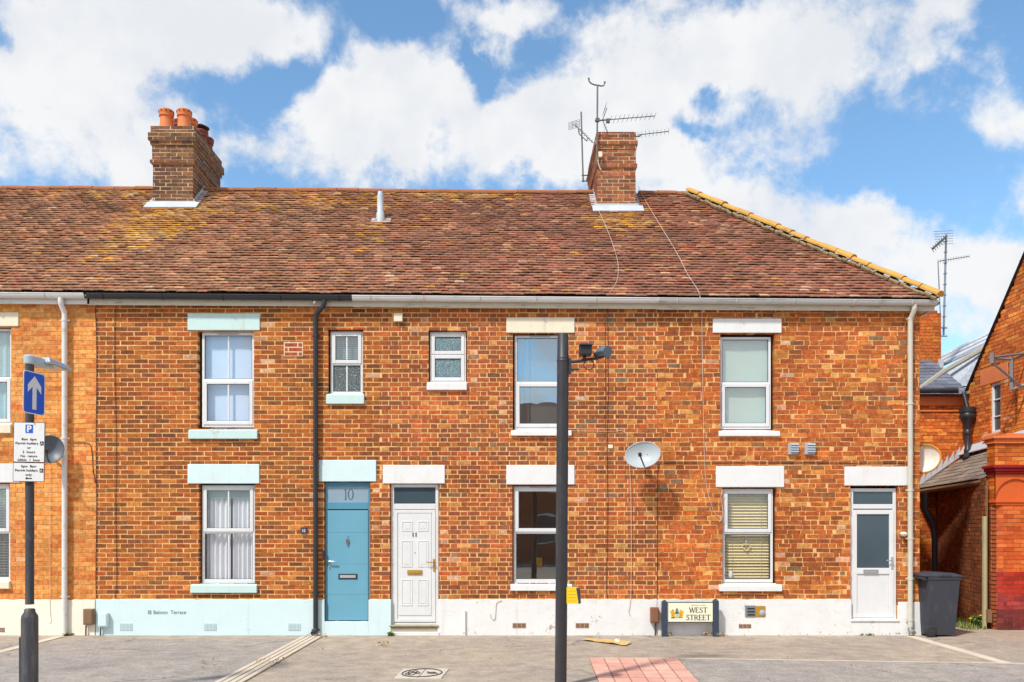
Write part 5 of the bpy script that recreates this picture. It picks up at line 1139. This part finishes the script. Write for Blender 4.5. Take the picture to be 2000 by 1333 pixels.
structure(ground_poly('channel_bed', [A - s2, B - s2, B + s2, A + s2], M['bedding'], .008))
channel(G(119, 1244), G(-60, 1290), .15, 1, 0, 'plain pale channel across the pavement beside the lamp post base')
channel(G(1779, 1244), G(1965, 1297), .16, 1, 0, 'plain pale channel slanting from the beige downpipe to the road edge')
mb = strip('l', G(1325, 1287), G(2060, 1298), .03, None, .010); structure(mb.build('road_edge', M['channel']))
mb = strip('l', G(1150, 1286.5), G(1325, 1287), .03, None, .010); structure(mb.build('road_edge', M['channel']))
# red tactile paving
def m_paver():
    m, k = mat('red paving slab'); pos = k.n('ShaderNodeNewGeometry').outputs['Position']; n = k.noise(pos, 5, 6, .65); f = k.noise(pos, 60, 3, .6)
    a = k.n('ShaderNodeAttribute', attribute_name='Col').outputs['Color']; s_ = k.v('SCALE', a); k.L.new(k.m('MULTIPLY', k.rng(n, .3, .7, .85, 1.15), k.rng(f, .3, .7, .85, 1.15)), s_.node.inputs['Scale']); finish(k, s_, .85, f, .5, spec=.3); return m
M['paver'] = m_paver()
P00, P10 = Vector(G(1150, 1287)), Vector(G(1323, 1287.5)); P01, P11 = Vector(G(1170, 1337)), Vector(G(1367, 1337)); ext_ = 1.35
P01 = P00 + (P01 - P00) * ext_; P11 = P10 + (P11 - P10) * ext_
mb = MB(); mb.poly([(*P00, .006), (*P10, .006), (*P11, .006), (*P01, .006)], 0, rgb(150, 108, 94)); nx, ny = 6, 5
for i in range(nx):
    for j in range(ny):
        f = lambda a, b: (P00.lerp(P10, a)).lerp(P01.lerp(P11, a), b); e = .006; c = mixc(rgb(218, 176, 160), rgb(206, 156, 140), rnd.random())
        e2 = .010; q = [f(i / nx + e, j / ny + e2), f((i + 1) / nx - e, j / ny + e2), f((i + 1) / nx - e, (j + 1) / ny - e2), f(i / nx + e, (j + 1) / ny - e2)]
        mb.prism([(*v, .008) for v in q], (0, 0, .006), 0, c)
        for a in range(8):
            t0, t1 = (a + .2) / 8, (a + .8) / 8; r0 = [q[0].lerp(q[3], t0), q[1].lerp(q[2], t0), q[1].lerp(q[2], t1), q[0].lerp(q[3], t1)]
            mb.prism([(*v, .014) for v in r0], (0, 0, .004), 0, tuple(v * 1.03 for v in c))
structure(mb.build('tactile_paving', M['paver']))
# pale access cover with stencilled ovals
t = thing('access_cover', 'pale rectangular access cover with oval outline markings set in the pavement', 'access cover')
q = [Vector(G(770, 1326.5)), Vector(G(862, 1326.5)), Vector(G(877, 1308)), Vector(G(788, 1308))]
mb = MB(); mb.prism([(*v, 0.0) for v in q], (0, 0, .012)); mb.build('lid', m_paint('worn pale steel plate', rgb(206, 196, 180), .1, .6, (rgb(150, 136, 116), .5, 9, 1)), t, bevel=.003)
ctr = sum(q, Vector((0, 0))) / 4; mb = MB(); hw, hd = (q[1] - q[0]).length * .43, abs(q[2].y - q[1].y) * .42; sk = (q[2].x - q[1].x) / abs(q[2].y - q[1].y)
def sk_(a, b): return (ctr.x + a + b * sk, ctr.y + b, .0135)
mb.tube([sk_(hw * math.cos(2 * math.pi * i / 40), hd * math.sin(2 * math.pi * i / 40)) for i in range(41)], .009, 4, cap=False)
mb.tube([sk_(0, -hd * 1.15), sk_(0, hd * 1.15)], .004, 4)
for (a, b, r_) in ((-.48, -.25, .16), (-.62, .15, .12), (-.42, .3, .12), (-.22, 0, .1), (-.7, -.2, .1)):
    mb.tube([sk_(hw * (a + r_ * math.cos(2 * math.pi * i / 14)), hd * (b + r_ * 2 * math.sin(2 * math.pi * i / 14))) for i in range(15)], .007, 4, cap=False)
mb.tube([sk_(hw * .2, hd * .2), sk_(hw * .4, hd * .05), sk_(hw * .6, hd * .1), sk_(hw * .8, -hd * .2)], .01, 4); mb.tube([sk_(hw * .3, -hd * .15), sk_(hw * .55, -hd * .2), sk_(hw * .75, -hd * .05)], .007, 4)
mb.build('stencil', M['ink'], t)
# cardboard
def warp_sheet(name, corners, m, label, cat, seed, th=.006, amp=.03):
    mb = MB(); r_ = random.Random(seed); nx, ny = 10, 4; c = [Vector(v) for v in corners]; gr = []
    for i in range(nx + 1):
        row = []
        for j in range(ny + 1):
            v = (c[0].lerp(c[1], i / nx)).lerp(c[3].lerp(c[2], i / nx), j / ny); row.append(Vector((v.x + r_.uniform(-.012, .012), v.y + r_.uniform(-.012, .012), .012 + amp * abs(mnoise.noise((i * .35, j * .5, seed))))))
        gr.append(row)
    for i in range(nx):
        for j in range(ny): mb.prism([gr[i][j], gr[i + 1][j], gr[i + 1][j + 1], gr[i][j + 1]], (0, 0, th))
    return tag(mb.build(name, m), label, cat)
warp_sheet('cardboard', [G(1137, 1252), G(1222, 1263), G(1234, 1258), G(1150, 1249)], M['card'], 'flattened torn cardboard lying on the pavement beside the black post', 'cardboard', 5, .006, .05)
warp_sheet('paper_scrap', [G(1201, 1256.5), G(1212, 1258), G(1209, 1254), G(1200, 1253)], M['white'], 'white paper scrap on top of the flattened cardboard', 'paper', 2, .003, .08)
# fallen leaves and weeds
mb = MB(); lr = random.Random(12)
def leafs(n, px0, px1, py0, py1, size):
    for _ in range(n):
        a, b = G(lr.uniform(px0, px1), lr.uniform(py0, py1)); th = lr.uniform(0, 6.28); s_ = size * lr.uniform(.5, 1.2); c_, d_ = math.cos(th) * s_, math.sin(th) * s_; z = lr.uniform(.012, .05)
        c = lr.choice((rgb(190, 140, 60), rgb(150, 100, 50), rgb(206, 170, 90), rgb(120, 84, 48), rgb(214, 190, 140)))
        mb.prism([(a - c_, b - d_, z), (a - d_ * .4, b + c_ * .4, z + lr.uniform(0, .03)), (a + c_, b + d_, z), (a + d_ * .4, b - c_ * .4, z + lr.uniform(0, .02))], (0, 0, .002), 0, c)
leafs(26, 1371, 1398, 1240, 1244, .035); leafs(10, 1402, 1416, 1242, 1245, .03); leafs(8, 1304, 1312, 1241, 1244, .03); leafs(16, 730, 762, 1260, 1264, .03); leafs(40, 860, 1660, 1241.5, 1246, .014); leafs(14, 590, 640, 1243, 1246, .03); leafs(26, 500, 560, 1291, 1299, .02); leafs(12, 1700, 1790, 1240, 1246, .025); leafs(60, 100, 1900, 1248, 1330, .012)
stuff(mb.build('leaf_litter', M['leaf_dry']), 'scattered dry leaves and grit along the foot of the white base', 'leaves')
def weed(cx, cy, r, h, n, label, flower=False, seed=1):
    r_ = random.Random(seed); mb = MB()
    for _ in range(n):
        a = r_.uniform(0, 6.28); l = r * r_.uniform(.5, 1.1); hh_ = h * r_.uniform(.4, 1.0); w_ = .010 + .25 * l * r_.uniform(.1, .3); bx, by = cx + r_.uniform(-r, r) * .6, cy + r_.uniform(-r, r) * .4
        d = Vector((math.cos(a), math.sin(a), 0)); s_ = Vector((-d.y, d.x, 0)); p0_ = Vector((bx, by, 0)); p1_ = p0_ + d * l * .5 + Vector((0, 0, hh_)); p2_ = p0_ + d * l + Vector((0, 0, hh_ * .75))
        g_ = r_.uniform(.7, 1.3); c = tuple(v * g_ for v in r_.choice((rgb(104, 124, 56), rgb(128, 140, 66), rgb(84, 104, 50))))
        mb.poly([p0_ - s_ * w_ * .4, p0_ + s_ * w_ * .4, p1_ + s_ * w_, p1_ - s_ * w_], 0, c); mb.poly([p1_ - s_ * w_, p1_ + s_ * w_, p2_], 0, c)
    t = thing('weed', label, 'weed', 'weeds along the walls'); mb.build('leaves', M['leaf_dry'], t)
    if flower:
        f = MB(); 
        for (a, b, c_) in ((.05, 0, h * .95), (-.12, .02, h * .7)): f.lathe(cx + a, cy + b, [(.004, c_ - .02), (.03, c_), (.03, c_ + .012), (.004, c_ + .02)], 9); f.tube([(cx + a, cy + b, 0), (cx + a, cy + b, c_)], .004, 5)
        f.build('flower', M['yellow'], t)
a, b = G(763, 1243); weed(a, b + .03, .07, .07, 26, 'small green weed at the left foot of the white panelled door', seed=2)
a, b = G(1910, 1226); weed(a, b, .16, .22, 60, 'green weed with yellow flowers by the timber post in the passage', True, 3)
a, b = G(1800, 1240); weed(a + .02, b + .1, .1, .3, 50, 'tall green weed beside the wheel of the dark bin', seed=4)
a, b = G(1693, 1241); weed(a, b, .12, .035, 30, 'flat green weed at the base below the part-glazed door', seed=5)
a, b = G(133, 1242); weed(a, b, .09, .04, 30, 'low yellow green weed at the foot of the white downpipe', seed=6)
mb = MB(); gr_ = random.Random(5)
for _ in range(900):
    q = gr_.random(); y = .75 + 2.6 * q; x = gr_.uniform(8.0 + .1 * q, wa.x + (y - .9) * .28 - .02); h_ = gr_.uniform(.03, .10); c = tuple(v * gr_.uniform(.7, 1.3) for v in gr_.choice((rgb(112, 130, 62), rgb(140, 146, 76), rgb(92, 110, 56))))
    a = gr_.uniform(0, 6.28); dx, dy = math.cos(a) * .012, math.sin(a) * .012; mb.poly([(x - dx, y - dy, 0), (x + dx, y + dy, 0), (x + gr_.uniform(-.03, .03), y + gr_.uniform(-.03, .03), h_)], 0, c)
stuff(mb.build('grass', M['leaf_dry']), 'rough short grass growing along the passage wall', 'grass')

# ------------------------------------------------------------------ the house across the street, mirrored in the ground floor panes
oh = thing('terraced_house', 'brick house across the street mirrored in the ground floor windows', 'house')
mb = MB(); oc = rgb(150, 92, 66)
ow_ = [(-9, 1), (-5.6, 1), (-2.2, 1), (1.4, 1), (4.8, 1), (8.2, 1), (-9, 3.6), (-5.6, 3.6), (-2.2, 3.6), (1.4, 3.6), (4.8, 3.6), (8.2, 3.6)]
mb.box(-11, 11, -36, -28, 0, 5.6, 0, oc); mb.build('wall', M['brick'], oh)
mb = MB(); mb.prism([(-11.3, -27.6, 5.55), (-11.3, -36.4, 5.55), (-11.3, -32, 8.6)], (22.6, 0, 0), 0, rgb(110, 70, 58)); mb.build('roof', M['tile'], oh)
for (a, b) in ow_:
    mb = MB(); mb.box(a, a + 1.1, -28.0, -27.96, b, b + 1.5); w_ = mb.build('window', M['upvc'], oh); mb = MB(); mb.box(a + .08, a + 1.02, -27.95, -27.94, b + .08, b + .7); mb.box(a + .08, a + 1.02, -27.95, -27.94, b + .78, b + 1.42); mb.build('pane', M['glass_dark'], w_)

# ------------------------------------------------------------------ lamp post with traffic signs, left
PY = -5.53; PX = X(58, PY)
lp = thing('lamp_post', 'short charcoal lamp post with pale lamp head in front of the yellow house', 'lamp post')
mb = MB(); mb.lathe(PX, PY, [(.041, 1.0), (.041, 3.40)], 20); mb.build('pole', M['post_grey'], lp, smooth=True)
zb0 = Z(1195, PY); mb = MB(); mb.lathe(PX, PY, [(.078, -.02), (.078, zb0 - .07), (.074, zb0 - .04), (.052, zb0 - .005), (.05, zb0 + .02), (.042, zb0 + .03)], 24); mb.build('base', M['post_grey'], lp, smooth=True)
mb = MB(); mb.box(PX - .088, PX - .06, PY - .04, PY + .05, .2, zb0 - .25); mb.build('access_door', M['post_grey'], lp, bevel=.006)
zl = Z(703, PY)
mb = MB(); mb.lathe(PX, PY, [(.05, zl - .05), (.055, zl + .03), (.04, zl + .045)], 16); mb.hexa([(PX - .05, PY, zl - .04), (PX + .06, PY, zl - .04), (PX + .08, PY + .32, zl - .03), (PX - .06, PY + .32, zl - .03), (PX - .05, PY, zl + .035), (PX + .06, PY, zl + .035), (PX + .08, PY + .32, zl + .05), (PX - .06, PY + .32, zl + .05)])
mb.build('lamp_arm', M['lamp'], lp, bevel=.012)
mb = MB(); mb.hexa([(PX - .09, PY + .18, zl - .005), (PX + .14, PY + .12, zl - .005), (PX + .15, PY + .56, zl - .005), (PX - .08, PY + .56, zl - .005), (PX - .06, PY + .2, zl + .06), (PX + .11, PY + .15, zl + .06), (PX + .12, PY + .53, zl + .045), (PX - .05, PY + .53, zl + .045)])
lh = mb.build('lamp_head', M['lamp'], lp, bevel=.015); mb = MB(); mb.box(PX - .05, PX + .12, PY + .22, PY + .52, zl - .016, zl - .006); mb.build('lens', M['lens'], lh, bevel=.004)
# one-way arrow sign, turned towards the right
def sign_plate(t, w_, h_, m, border, rad=.03, th=.004):
    def rr(w2, h2, r_):
        pts = []
        for (cx, cz, a0) in ((w2 - r_, h2 - r_, 0), (-w2 + r_, h2 - r_, 90), (-w2 + r_, -h2 + r_, 180), (w2 - r_, -h2 + r_, 270)):
            for q in range(6): a = R(a0 + 18 * q); pts.append((cx + r_ * math.cos(a), cz + r_ * math.sin(a)))
        return pts
    mb = MB(); mb.prism([(a, 0, b) for a, b in rr(w_ / 2, h_ / 2, rad)], (0, th, 0)); mb.build('back_plate', border, t)
    mb = MB(); mb.prism([(a, -.002, b) for a, b in rr(w_ / 2 - .011, h_ / 2 - .011, rad * .75)], (0, .0018, 0)); mb.build('face', m, t)
ow = thing('road_sign', 'blue one-way sign with white upward arrow on the lamp post', 'road sign')
nv = Vector((.97, -.25)).normalized(); ow.location = (PX + nv.x * .055, PY + nv.y * .055, (Z(726, PY - .13) + Z(812, PY + .12)) / 2 + .005); ow.rotation_euler = (0, R(1), math.atan2(nv.x, -nv.y))
sign_plate(ow, .275, .425, M['sign_blue'], M['white_flat'], .035)
mb = MB(); mb.prism([(-.026, -.004, -.165), (.026, -.004, -.165), (.026, -.004, .06), (.085, -.004, .0), (.085, -.004, .075), (0, -.004, .17), (-.085, -.004, .075), (-.085, -.004, .0), (-.026, -.004, .06)], (0, .0015, 0)); mb.build('arrow', M['white_flat'], ow)
mb = MB(); mb.box(-.06, .06, .005, .03, .1, .13); mb.box(-.06, .06, .005, .03, -.13, -.1); mb.build('clamp', M['galv'], ow)
# parking restriction plates
YS = PY - .062
def plate(px0, py0, px1, py1, label):
    t = thing('parking_sign', label, 'parking sign', 'parking plates on the lamp post'); x0, x1, z0, z1 = X(px0, YS), X(px1, YS), Z(py1, YS), Z(py0, YS)
    t.location = ((x0 + x1) / 2, YS, (z0 + z1) / 2); t.rotation_euler = (0, R(.8), R(3)); 
    mb = MB(); w_, h_ = x1 - x0, z1 - z0; mb.box(-w_ / 2, w_ / 2, 0, .004, -h_ / 2, h_ / 2); mb.build('back_plate', M['ink'], t)
    mb = MB(); e = .006; mb.box(-w_ / 2 + e, w_ / 2 - e, -.002, -.0002, -h_ / 2 + e, h_ / 2 - e); mb.build('face', M['sign_white'], t)
    mb = MB(); mb.box(-.05, .05, .005, .03, -.02, .02); mb.build('clamp', M['galv'], t)
    return t, w_, h_
def lines(t, rows, h_, s_=196.7):
    for (txt, py, size, dx) in rows: text('lettering', txt, size, (dx, -.0035, h_ / 2 - py / s_), M['ink'], t, sx=1.08)
t, w_, h_ = plate(27, 825, 87, 903.5, 'white parking plate with blue P and permit hours, upper of two on the lamp post')
lines(t, [('8am  6pm', 35.5, .034, .0), ('Permit holders', 43.5, .034, -.022), ('or', 52, .034, 0), ('2  hours', 60.5, .034, 0), ('No  return', 68.5, .034, 0), ('within  1  hour', 76, .034, 0)], h_)
mb = MB(); mb.box(-.036, .036, -.0045, -.002, h_ / 2 - .107, h_ / 2 - .025); mb.build('blue_panel', M['sign_blue'], t); text('lettering', 'P', .088, (0, -.006, h_ / 2 - .097), M['white_flat'], t, bold=.003)
mb = MB(); mb.box(.107, .141, -.0045, -.002, h_ / 2 - .228, h_ / 2 - .19); mb.build('zone_panel', M['ink'], t); text('lettering', 'A', .036, (.124, -.006, h_ / 2 - .222), M['white_flat'], t)
t, w_, h_ = plate(26, 903.8, 86, 941.5, 'white parking plate with left arrow, lower of two on the lamp post')
lines(t, [('6pm  8am', 9.5, .034, 0), ('Permit holders', 17.5, .034, -.022), ('only', 26, .034, 0)], h_)
mb = MB(); z = h_ / 2 - .158; mb.prism([(-.032, -.004, z), (-.012, -.004, z + .016), (-.014, -.004, z + .005), (.032, -.004, z + .005), (.032, -.004, z - .005), (-.014, -.004, z - .005), (-.012, -.004, z - .016)], (0, .0015, 0)); mb.build('arrow', M['ink'], t)
mb = MB(); mb.box(.107, .141, -.0045, -.002, h_ / 2 - .097, h_ / 2 - .058); mb.build('zone_panel', M['ink'], t); text('lettering', 'A', .036, (.124, -.006, h_ / 2 - .091), M['white_flat'], t)

# ------------------------------------------------------------------ black crossing post, centre
QY = -4.56; qs = sc(QY)
cp = thing('crossing_post', 'tall black crossing post with sensors and yellow push button box', 'post')
xt, xb = X(1099.5, QY), X(1096, QY)
mb = MB(); zt_ = Z(654, QY); mb.tube([(xb - .006, QY, -.02), (xb, QY, .6), (xt, QY, Z(706, QY)), (xt, QY, Z(700, QY))], .066, 28); mb.build('pole', M['post_black'], cp, smooth=True)
mb = MB(); mb.lathe(xt, QY, [(.070, Z(707, QY)), (.070, Z(704, QY)), (.066, Z(703, QY)), (.060, zt_ + .0), (.057, zt_ + .008), (.01, zt_ + .012)], 28); mb.build('top_sleeve', M['post_black'], cp, smooth=True)
mb = MB(); bx0, bx1 = X(1106, QY), X(1129, QY); z0, z1 = Z(1178.5, QY), Z(1147, QY)
mb.hexa([(bx0, QY - .06, z0), (bx1, QY - .06, z0), (bx1, QY + .06, z0), (bx0, QY + .06, z0), (bx0, QY - .06, z1), (bx1 - .01, QY - .06, z1), (bx1 - .01, QY + .06, z1), (bx0, QY + .06, z1)])
for q in range(4): z = z0 + (z1 - z0) * (.18 + .2 * q); mb.box(bx0 + .01, bx1 - .03, QY - .064, QY - .06, z, z + .007)
pbx = mb.build('push_button_box', M['yellow'], cp, bevel=.012)
mb = MB(); mb.hexa([(bx1, QY - .065, z0 - .006), (bx1 + .028, QY - .065, z0 + .002), (bx1 + .028, QY + .065, z0 + .002), (bx1, QY + .065, z0 - .006), (bx1 - .03, QY - .065, z1 + .0), (bx1 + .018, QY - .065, z1 - .01), (bx1 + .018, QY + .065, z1 - .01), (bx1 - .03, QY + .065, z1 + .0)]); mb.build('button_face', M['sign_navy'], pbx, bevel=.01)
mb = MB(); mb.tube([w3(1110, 708.5, QY), w3(1125, 706.5, QY), w3(1145, 703, QY), w3(1168, 700.5, QY)], .016, 10); mb.tube([w3(1110, 723, QY), w3(1118, 722, QY), w3(1131, 722, QY)], .012, 8); mb.box(X(1110, QY), X(1115.5, QY), QY - .03, QY + .03, Z(731, QY), Z(701, QY)); mb.build('sensor_arm', M['post_black'], cp, smooth=True)
mb = MB(); mb.box(X(1131, QY), X(1154.5, QY), QY - .10, QY + .05, Z(696, QY), Z(677, QY)); sb = mb.build('sensor_box', M['ink'], cp, bevel=.008)
mb = MB(); mb.hexa([(X(1130, QY), QY - .13, Z(678, QY)), (X(1156, QY), QY - .13, Z(678, QY)), (X(1156, QY), QY + .06, Z(677, QY)), (X(1130, QY), QY + .06, Z(677, QY)), (X(1132, QY), QY - .11, Z(674.5, QY)), (X(1154, QY), QY - .11, Z(674.5, QY)), (X(1154, QY), QY + .04, Z(674, QY)), (X(1132, QY), QY + .04, Z(674, QY))]); mb.build('hood', M['sign_navy'], sb)
mb = MB(); mb.tube([w3(1141, 704, QY), w3(1142, 695, QY)], .02, 8); mb.build('stalk', M['post_black'], sb)
cgrey = m_paint('blue grey casing', rgb(98, 108, 122), .06, .4)
mb = MB(); mb.tube([w3(1164, 694, QY + .05), w3(1172, 689, QY), w3(1181, 686, QY - .08), w3(1187, 687, QY - .14)], [.035, .055, .06, .058], 6); sc2 = mb.build('camera_housing', cgrey, cp, bevel=.006)
mb = MB(); mb.tube([w3(1162, 698, QY), w3(1172, 698, QY), w3(1183, 694, QY - .06), w3(1189, 690, QY - .1)], .02, 6); mb.build('camera_bracket', M['ink'], sc2)
mb = MB(); cx_, cz_ = X(1150, QY), Z(713, QY); mb.tube([(cx_ + .055 * math.cos(2 * math.pi * i / 28), QY - .01, cz_ + .055 * math.sin(2 * math.pi * i / 28)) for i in range(29)], .006, 6, cap=False); mb.tube([w3(1159, 700, QY), w3(1161, 692, QY), w3(1167, 686, QY)], .004, 5); mb.build('cable_loop', M['ink'], cp, smooth=True)

# ------------------------------------------------------------------ street name plate
YN = -.17
st = thing('street_name_sign', 'cream street name sign between two navy posts against the white base', 'street sign')
for (a, b) in ((1292.5, 1303), (1392.5, 1403)):
    mb = MB(); x0, x1, z1 = X(a, YN), X(b, YN), Z(1176 if a < 1300 else 1174, YN); mb.box(x0, x1, YN - .045, YN + .045, -.03, z1)
    mb.hexa([(x0, YN - .045, z1), (x1, YN - .045, z1), (x1, YN + .045, z1), (x0, YN + .045, z1), (x0 + .035, YN - .005, z1 + .035), (x1 - .035, YN - .005, z1 + .035), (x1 - .035, YN + .005, z1 + .035), (x0 + .035, YN + .005, z1 + .035)]); mb.build('post', M['sign_navy'], st, bevel=.004)
YF = YN - .02; s_n = sc(YF)
mb = MB(); mb.box(X(1302, YF), X(1393.5, YF), YF, YF + .02, Z(1216.5, YF), Z(1176.5, YF)); mb.build('frame', M['ink'], st)
mb = MB(); mb.box(X(1303, YF), X(1392, YF), YF - .003, YF - .0005, Z(1214.8, YF), Z(1178, YF)); mb.build('board', M['sign_cream'], st)
def glyph(mb, ch, x, z, h, y):
    """roman capitals drawn as strokes: thick stems, thin arms, small serifs"""
    TH, tn = .15 * h, .075 * h; d = (0, .0016, 0)
    def st_(x0, z0, x1, z1, w_):
        a, b = Vector((x0, z0)), Vector((x1, z1)); e = (b - a).normalized(); s_ = Vector((-e.y, e.x)) * w_ / 2
        mb.prism([(x + q.x * h, y, z + q.y * h) for q in ((a + s_ / h), (b + s_ / h), (b - s_ / h), (a - s_ / h))], d)
    def sf(cx, cz, w_=.2): st_(cx - w_ / 2, cz, cx + w_ / 2, cz, tn)
    if ch == 'W':
        st_(.05, 1, .28, 0, TH); st_(.28, 0, .5, .95, tn); st_(.46, 1, .72, 0, TH); st_(.72, 0, .95, 1, tn); sf(.05, .98); sf(.48, .98, .16); sf(.95, .98); return 1.02
    if ch == 'E':
        st_(.12, 0, .12, 1, TH); st_(.02, .975, .52, .975, tn); st_(.12, .52, .44, .52, tn); st_(.02, .025, .56, .025, tn); st_(.52, 1, .52, .86, tn); st_(.56, 0, .56, .16, tn); st_(.44, .45, .44, .59, tn); return .66
    if ch == 'T':
        st_(.34, 0, .34, 1, TH); st_(.02, .975, .66, .975, tn); st_(.02, 1, .02, .84, tn); st_(.66, 1, .66, .84, tn); sf(.34, .025, .24); return .74
    if ch == 'S':
        pts = [(.46, .83), (.40, .93), (.27, .98), (.13, .92), (.09, .78), (.16, .64), (.30, .53), (.43, .41), (.49, .26), (.43, .1), (.28, .02), (.13, .06), (.06, .18)]
        for i, (p, q) in enumerate(zip(pts, pts[1:])): st_(p[0], p[1], q[0], q[1], TH * (.95 if 4 <= i <= 8 else .6))
        st_(.47, .78, .47, .95, tn); st_(.05, .05, .05, .24, tn); return .62
    if ch == 'R':
        st_(.12, 0, .12, 1, TH); sf(.12, .025, .24); pts = [(.02, .975), (.36, .975), (.5, .9), (.54, .76), (.49, .6), (.36, .52), (.12, .51)]
        for i, (p, q) in enumerate(zip(pts, pts[1:])): st_(p[0], p[1], q[0], q[1], TH * .9 if i in (2, 3) else tn)
        st_(.32, .51, .62, 0, TH); sf(.66, .025, .14); return .74
    return .5
def word(wd, px, py0, py1, px_end):
    mb = MB(); h = (py1 - py0) / s_n; adv = {'W': 1.02, 'E': .66, 'T': .74, 'S': .62, 'R': .74}; tot = sum(adv[c] for c in wd); scl = (px_end - px) / s_n / (tot * h); x = 0
    for c in wd:
        m0 = len(mb.v); glyph(mb, c, 0, 0, h, YF - .005)
        for i in range(m0, len(mb.v)): v = mb.v[i]; mb.v[i] = (X(px, YF) + (x + v[0]) * scl, v[1], Z(py1, YF) + v[2])
        x += adv[c] * h
    mb.build('lettering', M['ink'], st)
word('WEST', 1346, 1187, 1197, 1382); word('STREET', 1340, 1201.2, 1211.6, 1388)
text('lettering', 'BOROUGH  OF  POOLE', .021, (X(1364, YF), YF - .0045, Z(1183.4, YF)), M['ink_pale'], st, sx=1.05)
# crest: two gold supporters, teal shield, green mound, pale scroll
c0, cz0, u_ = X(1322, YF), Z(1199, YF), 1 / s_n; mats = [M['gold'], M['teal'], M['green'], M['red'], M['ink'], M['white_flat']]; mb = MB()
def cr(pts, mi, o=.0): mb.prism([(c0 + a * u_, YF - .0048 - o, cz0 + b * u_) for a, b in pts], (0, .0014, 0), mi)
for s_ in (-1, 1):
    cr([(s_ * 4, -6), (s_ * 11, -7), (s_ * 12, 0), (s_ * 12.5, 4), (s_ * 9, 7.5), (s_ * 6, 7), (s_ * 3.5, 2)], 0); cr([(s_ * 11.5, 1), (s_ * 13.6, 4), (s_ * 13, 6), (s_ * 11, 3)], 0, .001); cr([(s_ * 6.5, 7), (s_ * 8.5, 8.6), (s_ * 9.4, 7), (s_ * 8, 6)], 4 if s_ < 0 else 0, .001); cr([(s_ * 6, 0), (s_ * 8, 2), (s_ * 8.4, 1), (s_ * 6.6, -1)], 3 if s_ > 0 else 4, .001); cr([(s_ * 7, -4), (s_ * 8, -2), (s_ * 9, -4)], 4, .001)
cr([(-3.5, 4.5), (3.5, 4.5), (3.2, -1), (0, -5), (-3.2, -1)], 1, .001); cr([(-1.6, -.5), (1.6, -.5), (1.2, -3), (-1.4, -3)], 5, .002); cr([(-1, 4), (1, 4), (1.2, 0), (-1.2, 0)], 4, .002); cr([(-2.4, 5), (2.4, 5), (3, 8), (0, 7), (-2.6, 8)], 1, .001); cr([(-2.6, 8), (0, 11.5), (2.4, 8.6), (1, 8)], 3, .002)
cr([(-11, -7), (-3, -6), (-3, -8), (-11, -9.4)], 2); cr([(3, -6), (11, -7), (11, -8.6), (3, -8)], 1); cr([(-3, -5), (3, -5), (2, -8.4), (-2, -8.4)], 0, .001); cr([(-11, -9.6), (-10, -11.6), (0, -9.8), (10, -11.6), (11, -9.6), (0, -8.6)], 5)
mb.build('crest', mats, st)

# ------------------------------------------------------------------ wheelie bin
bn = thing('wheelie_bin', 'charcoal wheelie bin with closed lid at the passage corner', 'bin')
bn.location = (X(1840, -.27), -.02, 0); bn.rotation_euler = (0, 0, R(6)); bw = .27
mb = MB()
def ringp(x0, x1, y, z): return [(x0, -y, z), (x1, -y, z), (x1, y, z), (x0, y, z)]
secs = [(-.22, .225, .20, .03), (-.235, .24, .215, .25), (-.255, .285, .25, .93), (-.27, .30, .262, .935), (-.27, .305, .265, .985)]
for a, b in zip(secs, secs[1:]):
    P, Q = ringp(*a[:3], a[3]), ringp(*b[:3], b[3])
    for i in range(4): mb.poly([P[i], P[(i + 1) % 4], Q[(i + 1) % 4], Q[i]])
mb.poly(ringp(*secs[0][:3], secs[0][3])); body = mb.build('body', M['bin'], bn, bevel=.015)
mb = MB(); L = [(-.345, .27, .985), (-.345, .27, 1.005), (-.31, .25, 1.035), (-.05, .24, 1.052), (.2, .235, 1.04), (.33, .25, 1.0), (.40, .262, .965), (.40, .262, .95), (.33, .275, .978)]
n = len(L); b0 = len(mb.v)
mb.prism([(a, -b, c) for a, b, c in L], (0, .54, 0)); mb.box(-.10, .12, -.28, -.262, .985, 1.02)
mb.build('lid', M['bin'], bn, bevel=.01)
mb = MB(); mb.tube([(-.335, -.22, .96), (-.335, .22, .96)], .016, 10); mb.box(-.34, -.25, -.24, -.20, .93, .975); mb.box(-.34, -.25, .20, .24, .93, .975); mb.build('handle', M['bin'], bn)
for s_ in (-1, 1):
    mb = MB(); mb.lathe(0, 0, [(.055, -.03), (.085, -.03), (.098, -.02), (.1, 0), (.098, .02), (.085, .03), (.055, .03)], 28); tw = mb.build('wheel', M['rubber'], bn, smooth=True); tw.location = (-.225, s_ * .25, .1); tw.rotation_euler = (R(90), 0, 0)
    mb = MB(); mb.lathe(0, 0, [(.02, -.028), (.02, .034), (.012, .036)], 14)
    for q in range(6): a = q * math.pi / 3; mb.prism([(.012 * math.cos(a + 1.57) + .01 * math.cos(a), .012 * math.sin(a + 1.57) + .01 * math.sin(a), -.02), (.012 * math.cos(a + 1.57) + .06 * math.cos(a), .012 * math.sin(a + 1.57) + .06 * math.sin(a), -.02), (-.012 * math.cos(a + 1.57) + .06 * math.cos(a), -.012 * math.sin(a + 1.57) + .06 * math.sin(a), -.02), (-.012 * math.cos(a + 1.57) + .01 * math.cos(a), -.012 * math.sin(a + 1.57) + .01 * math.sin(a), -.02)], (0, 0, .044))
    mb.lathe(0, 0, [(.05, -.02), (.058, -.024), (.058, .024), (.05, .02)], 24); mb.build('rim', M['galv'] if False else M['bin'], tw)
mb = MB(); mb.tube([(-.205, -.27, .1), (-.205, .27, .1)], .012, 8); mb.build('axle', M['galv'], bn)
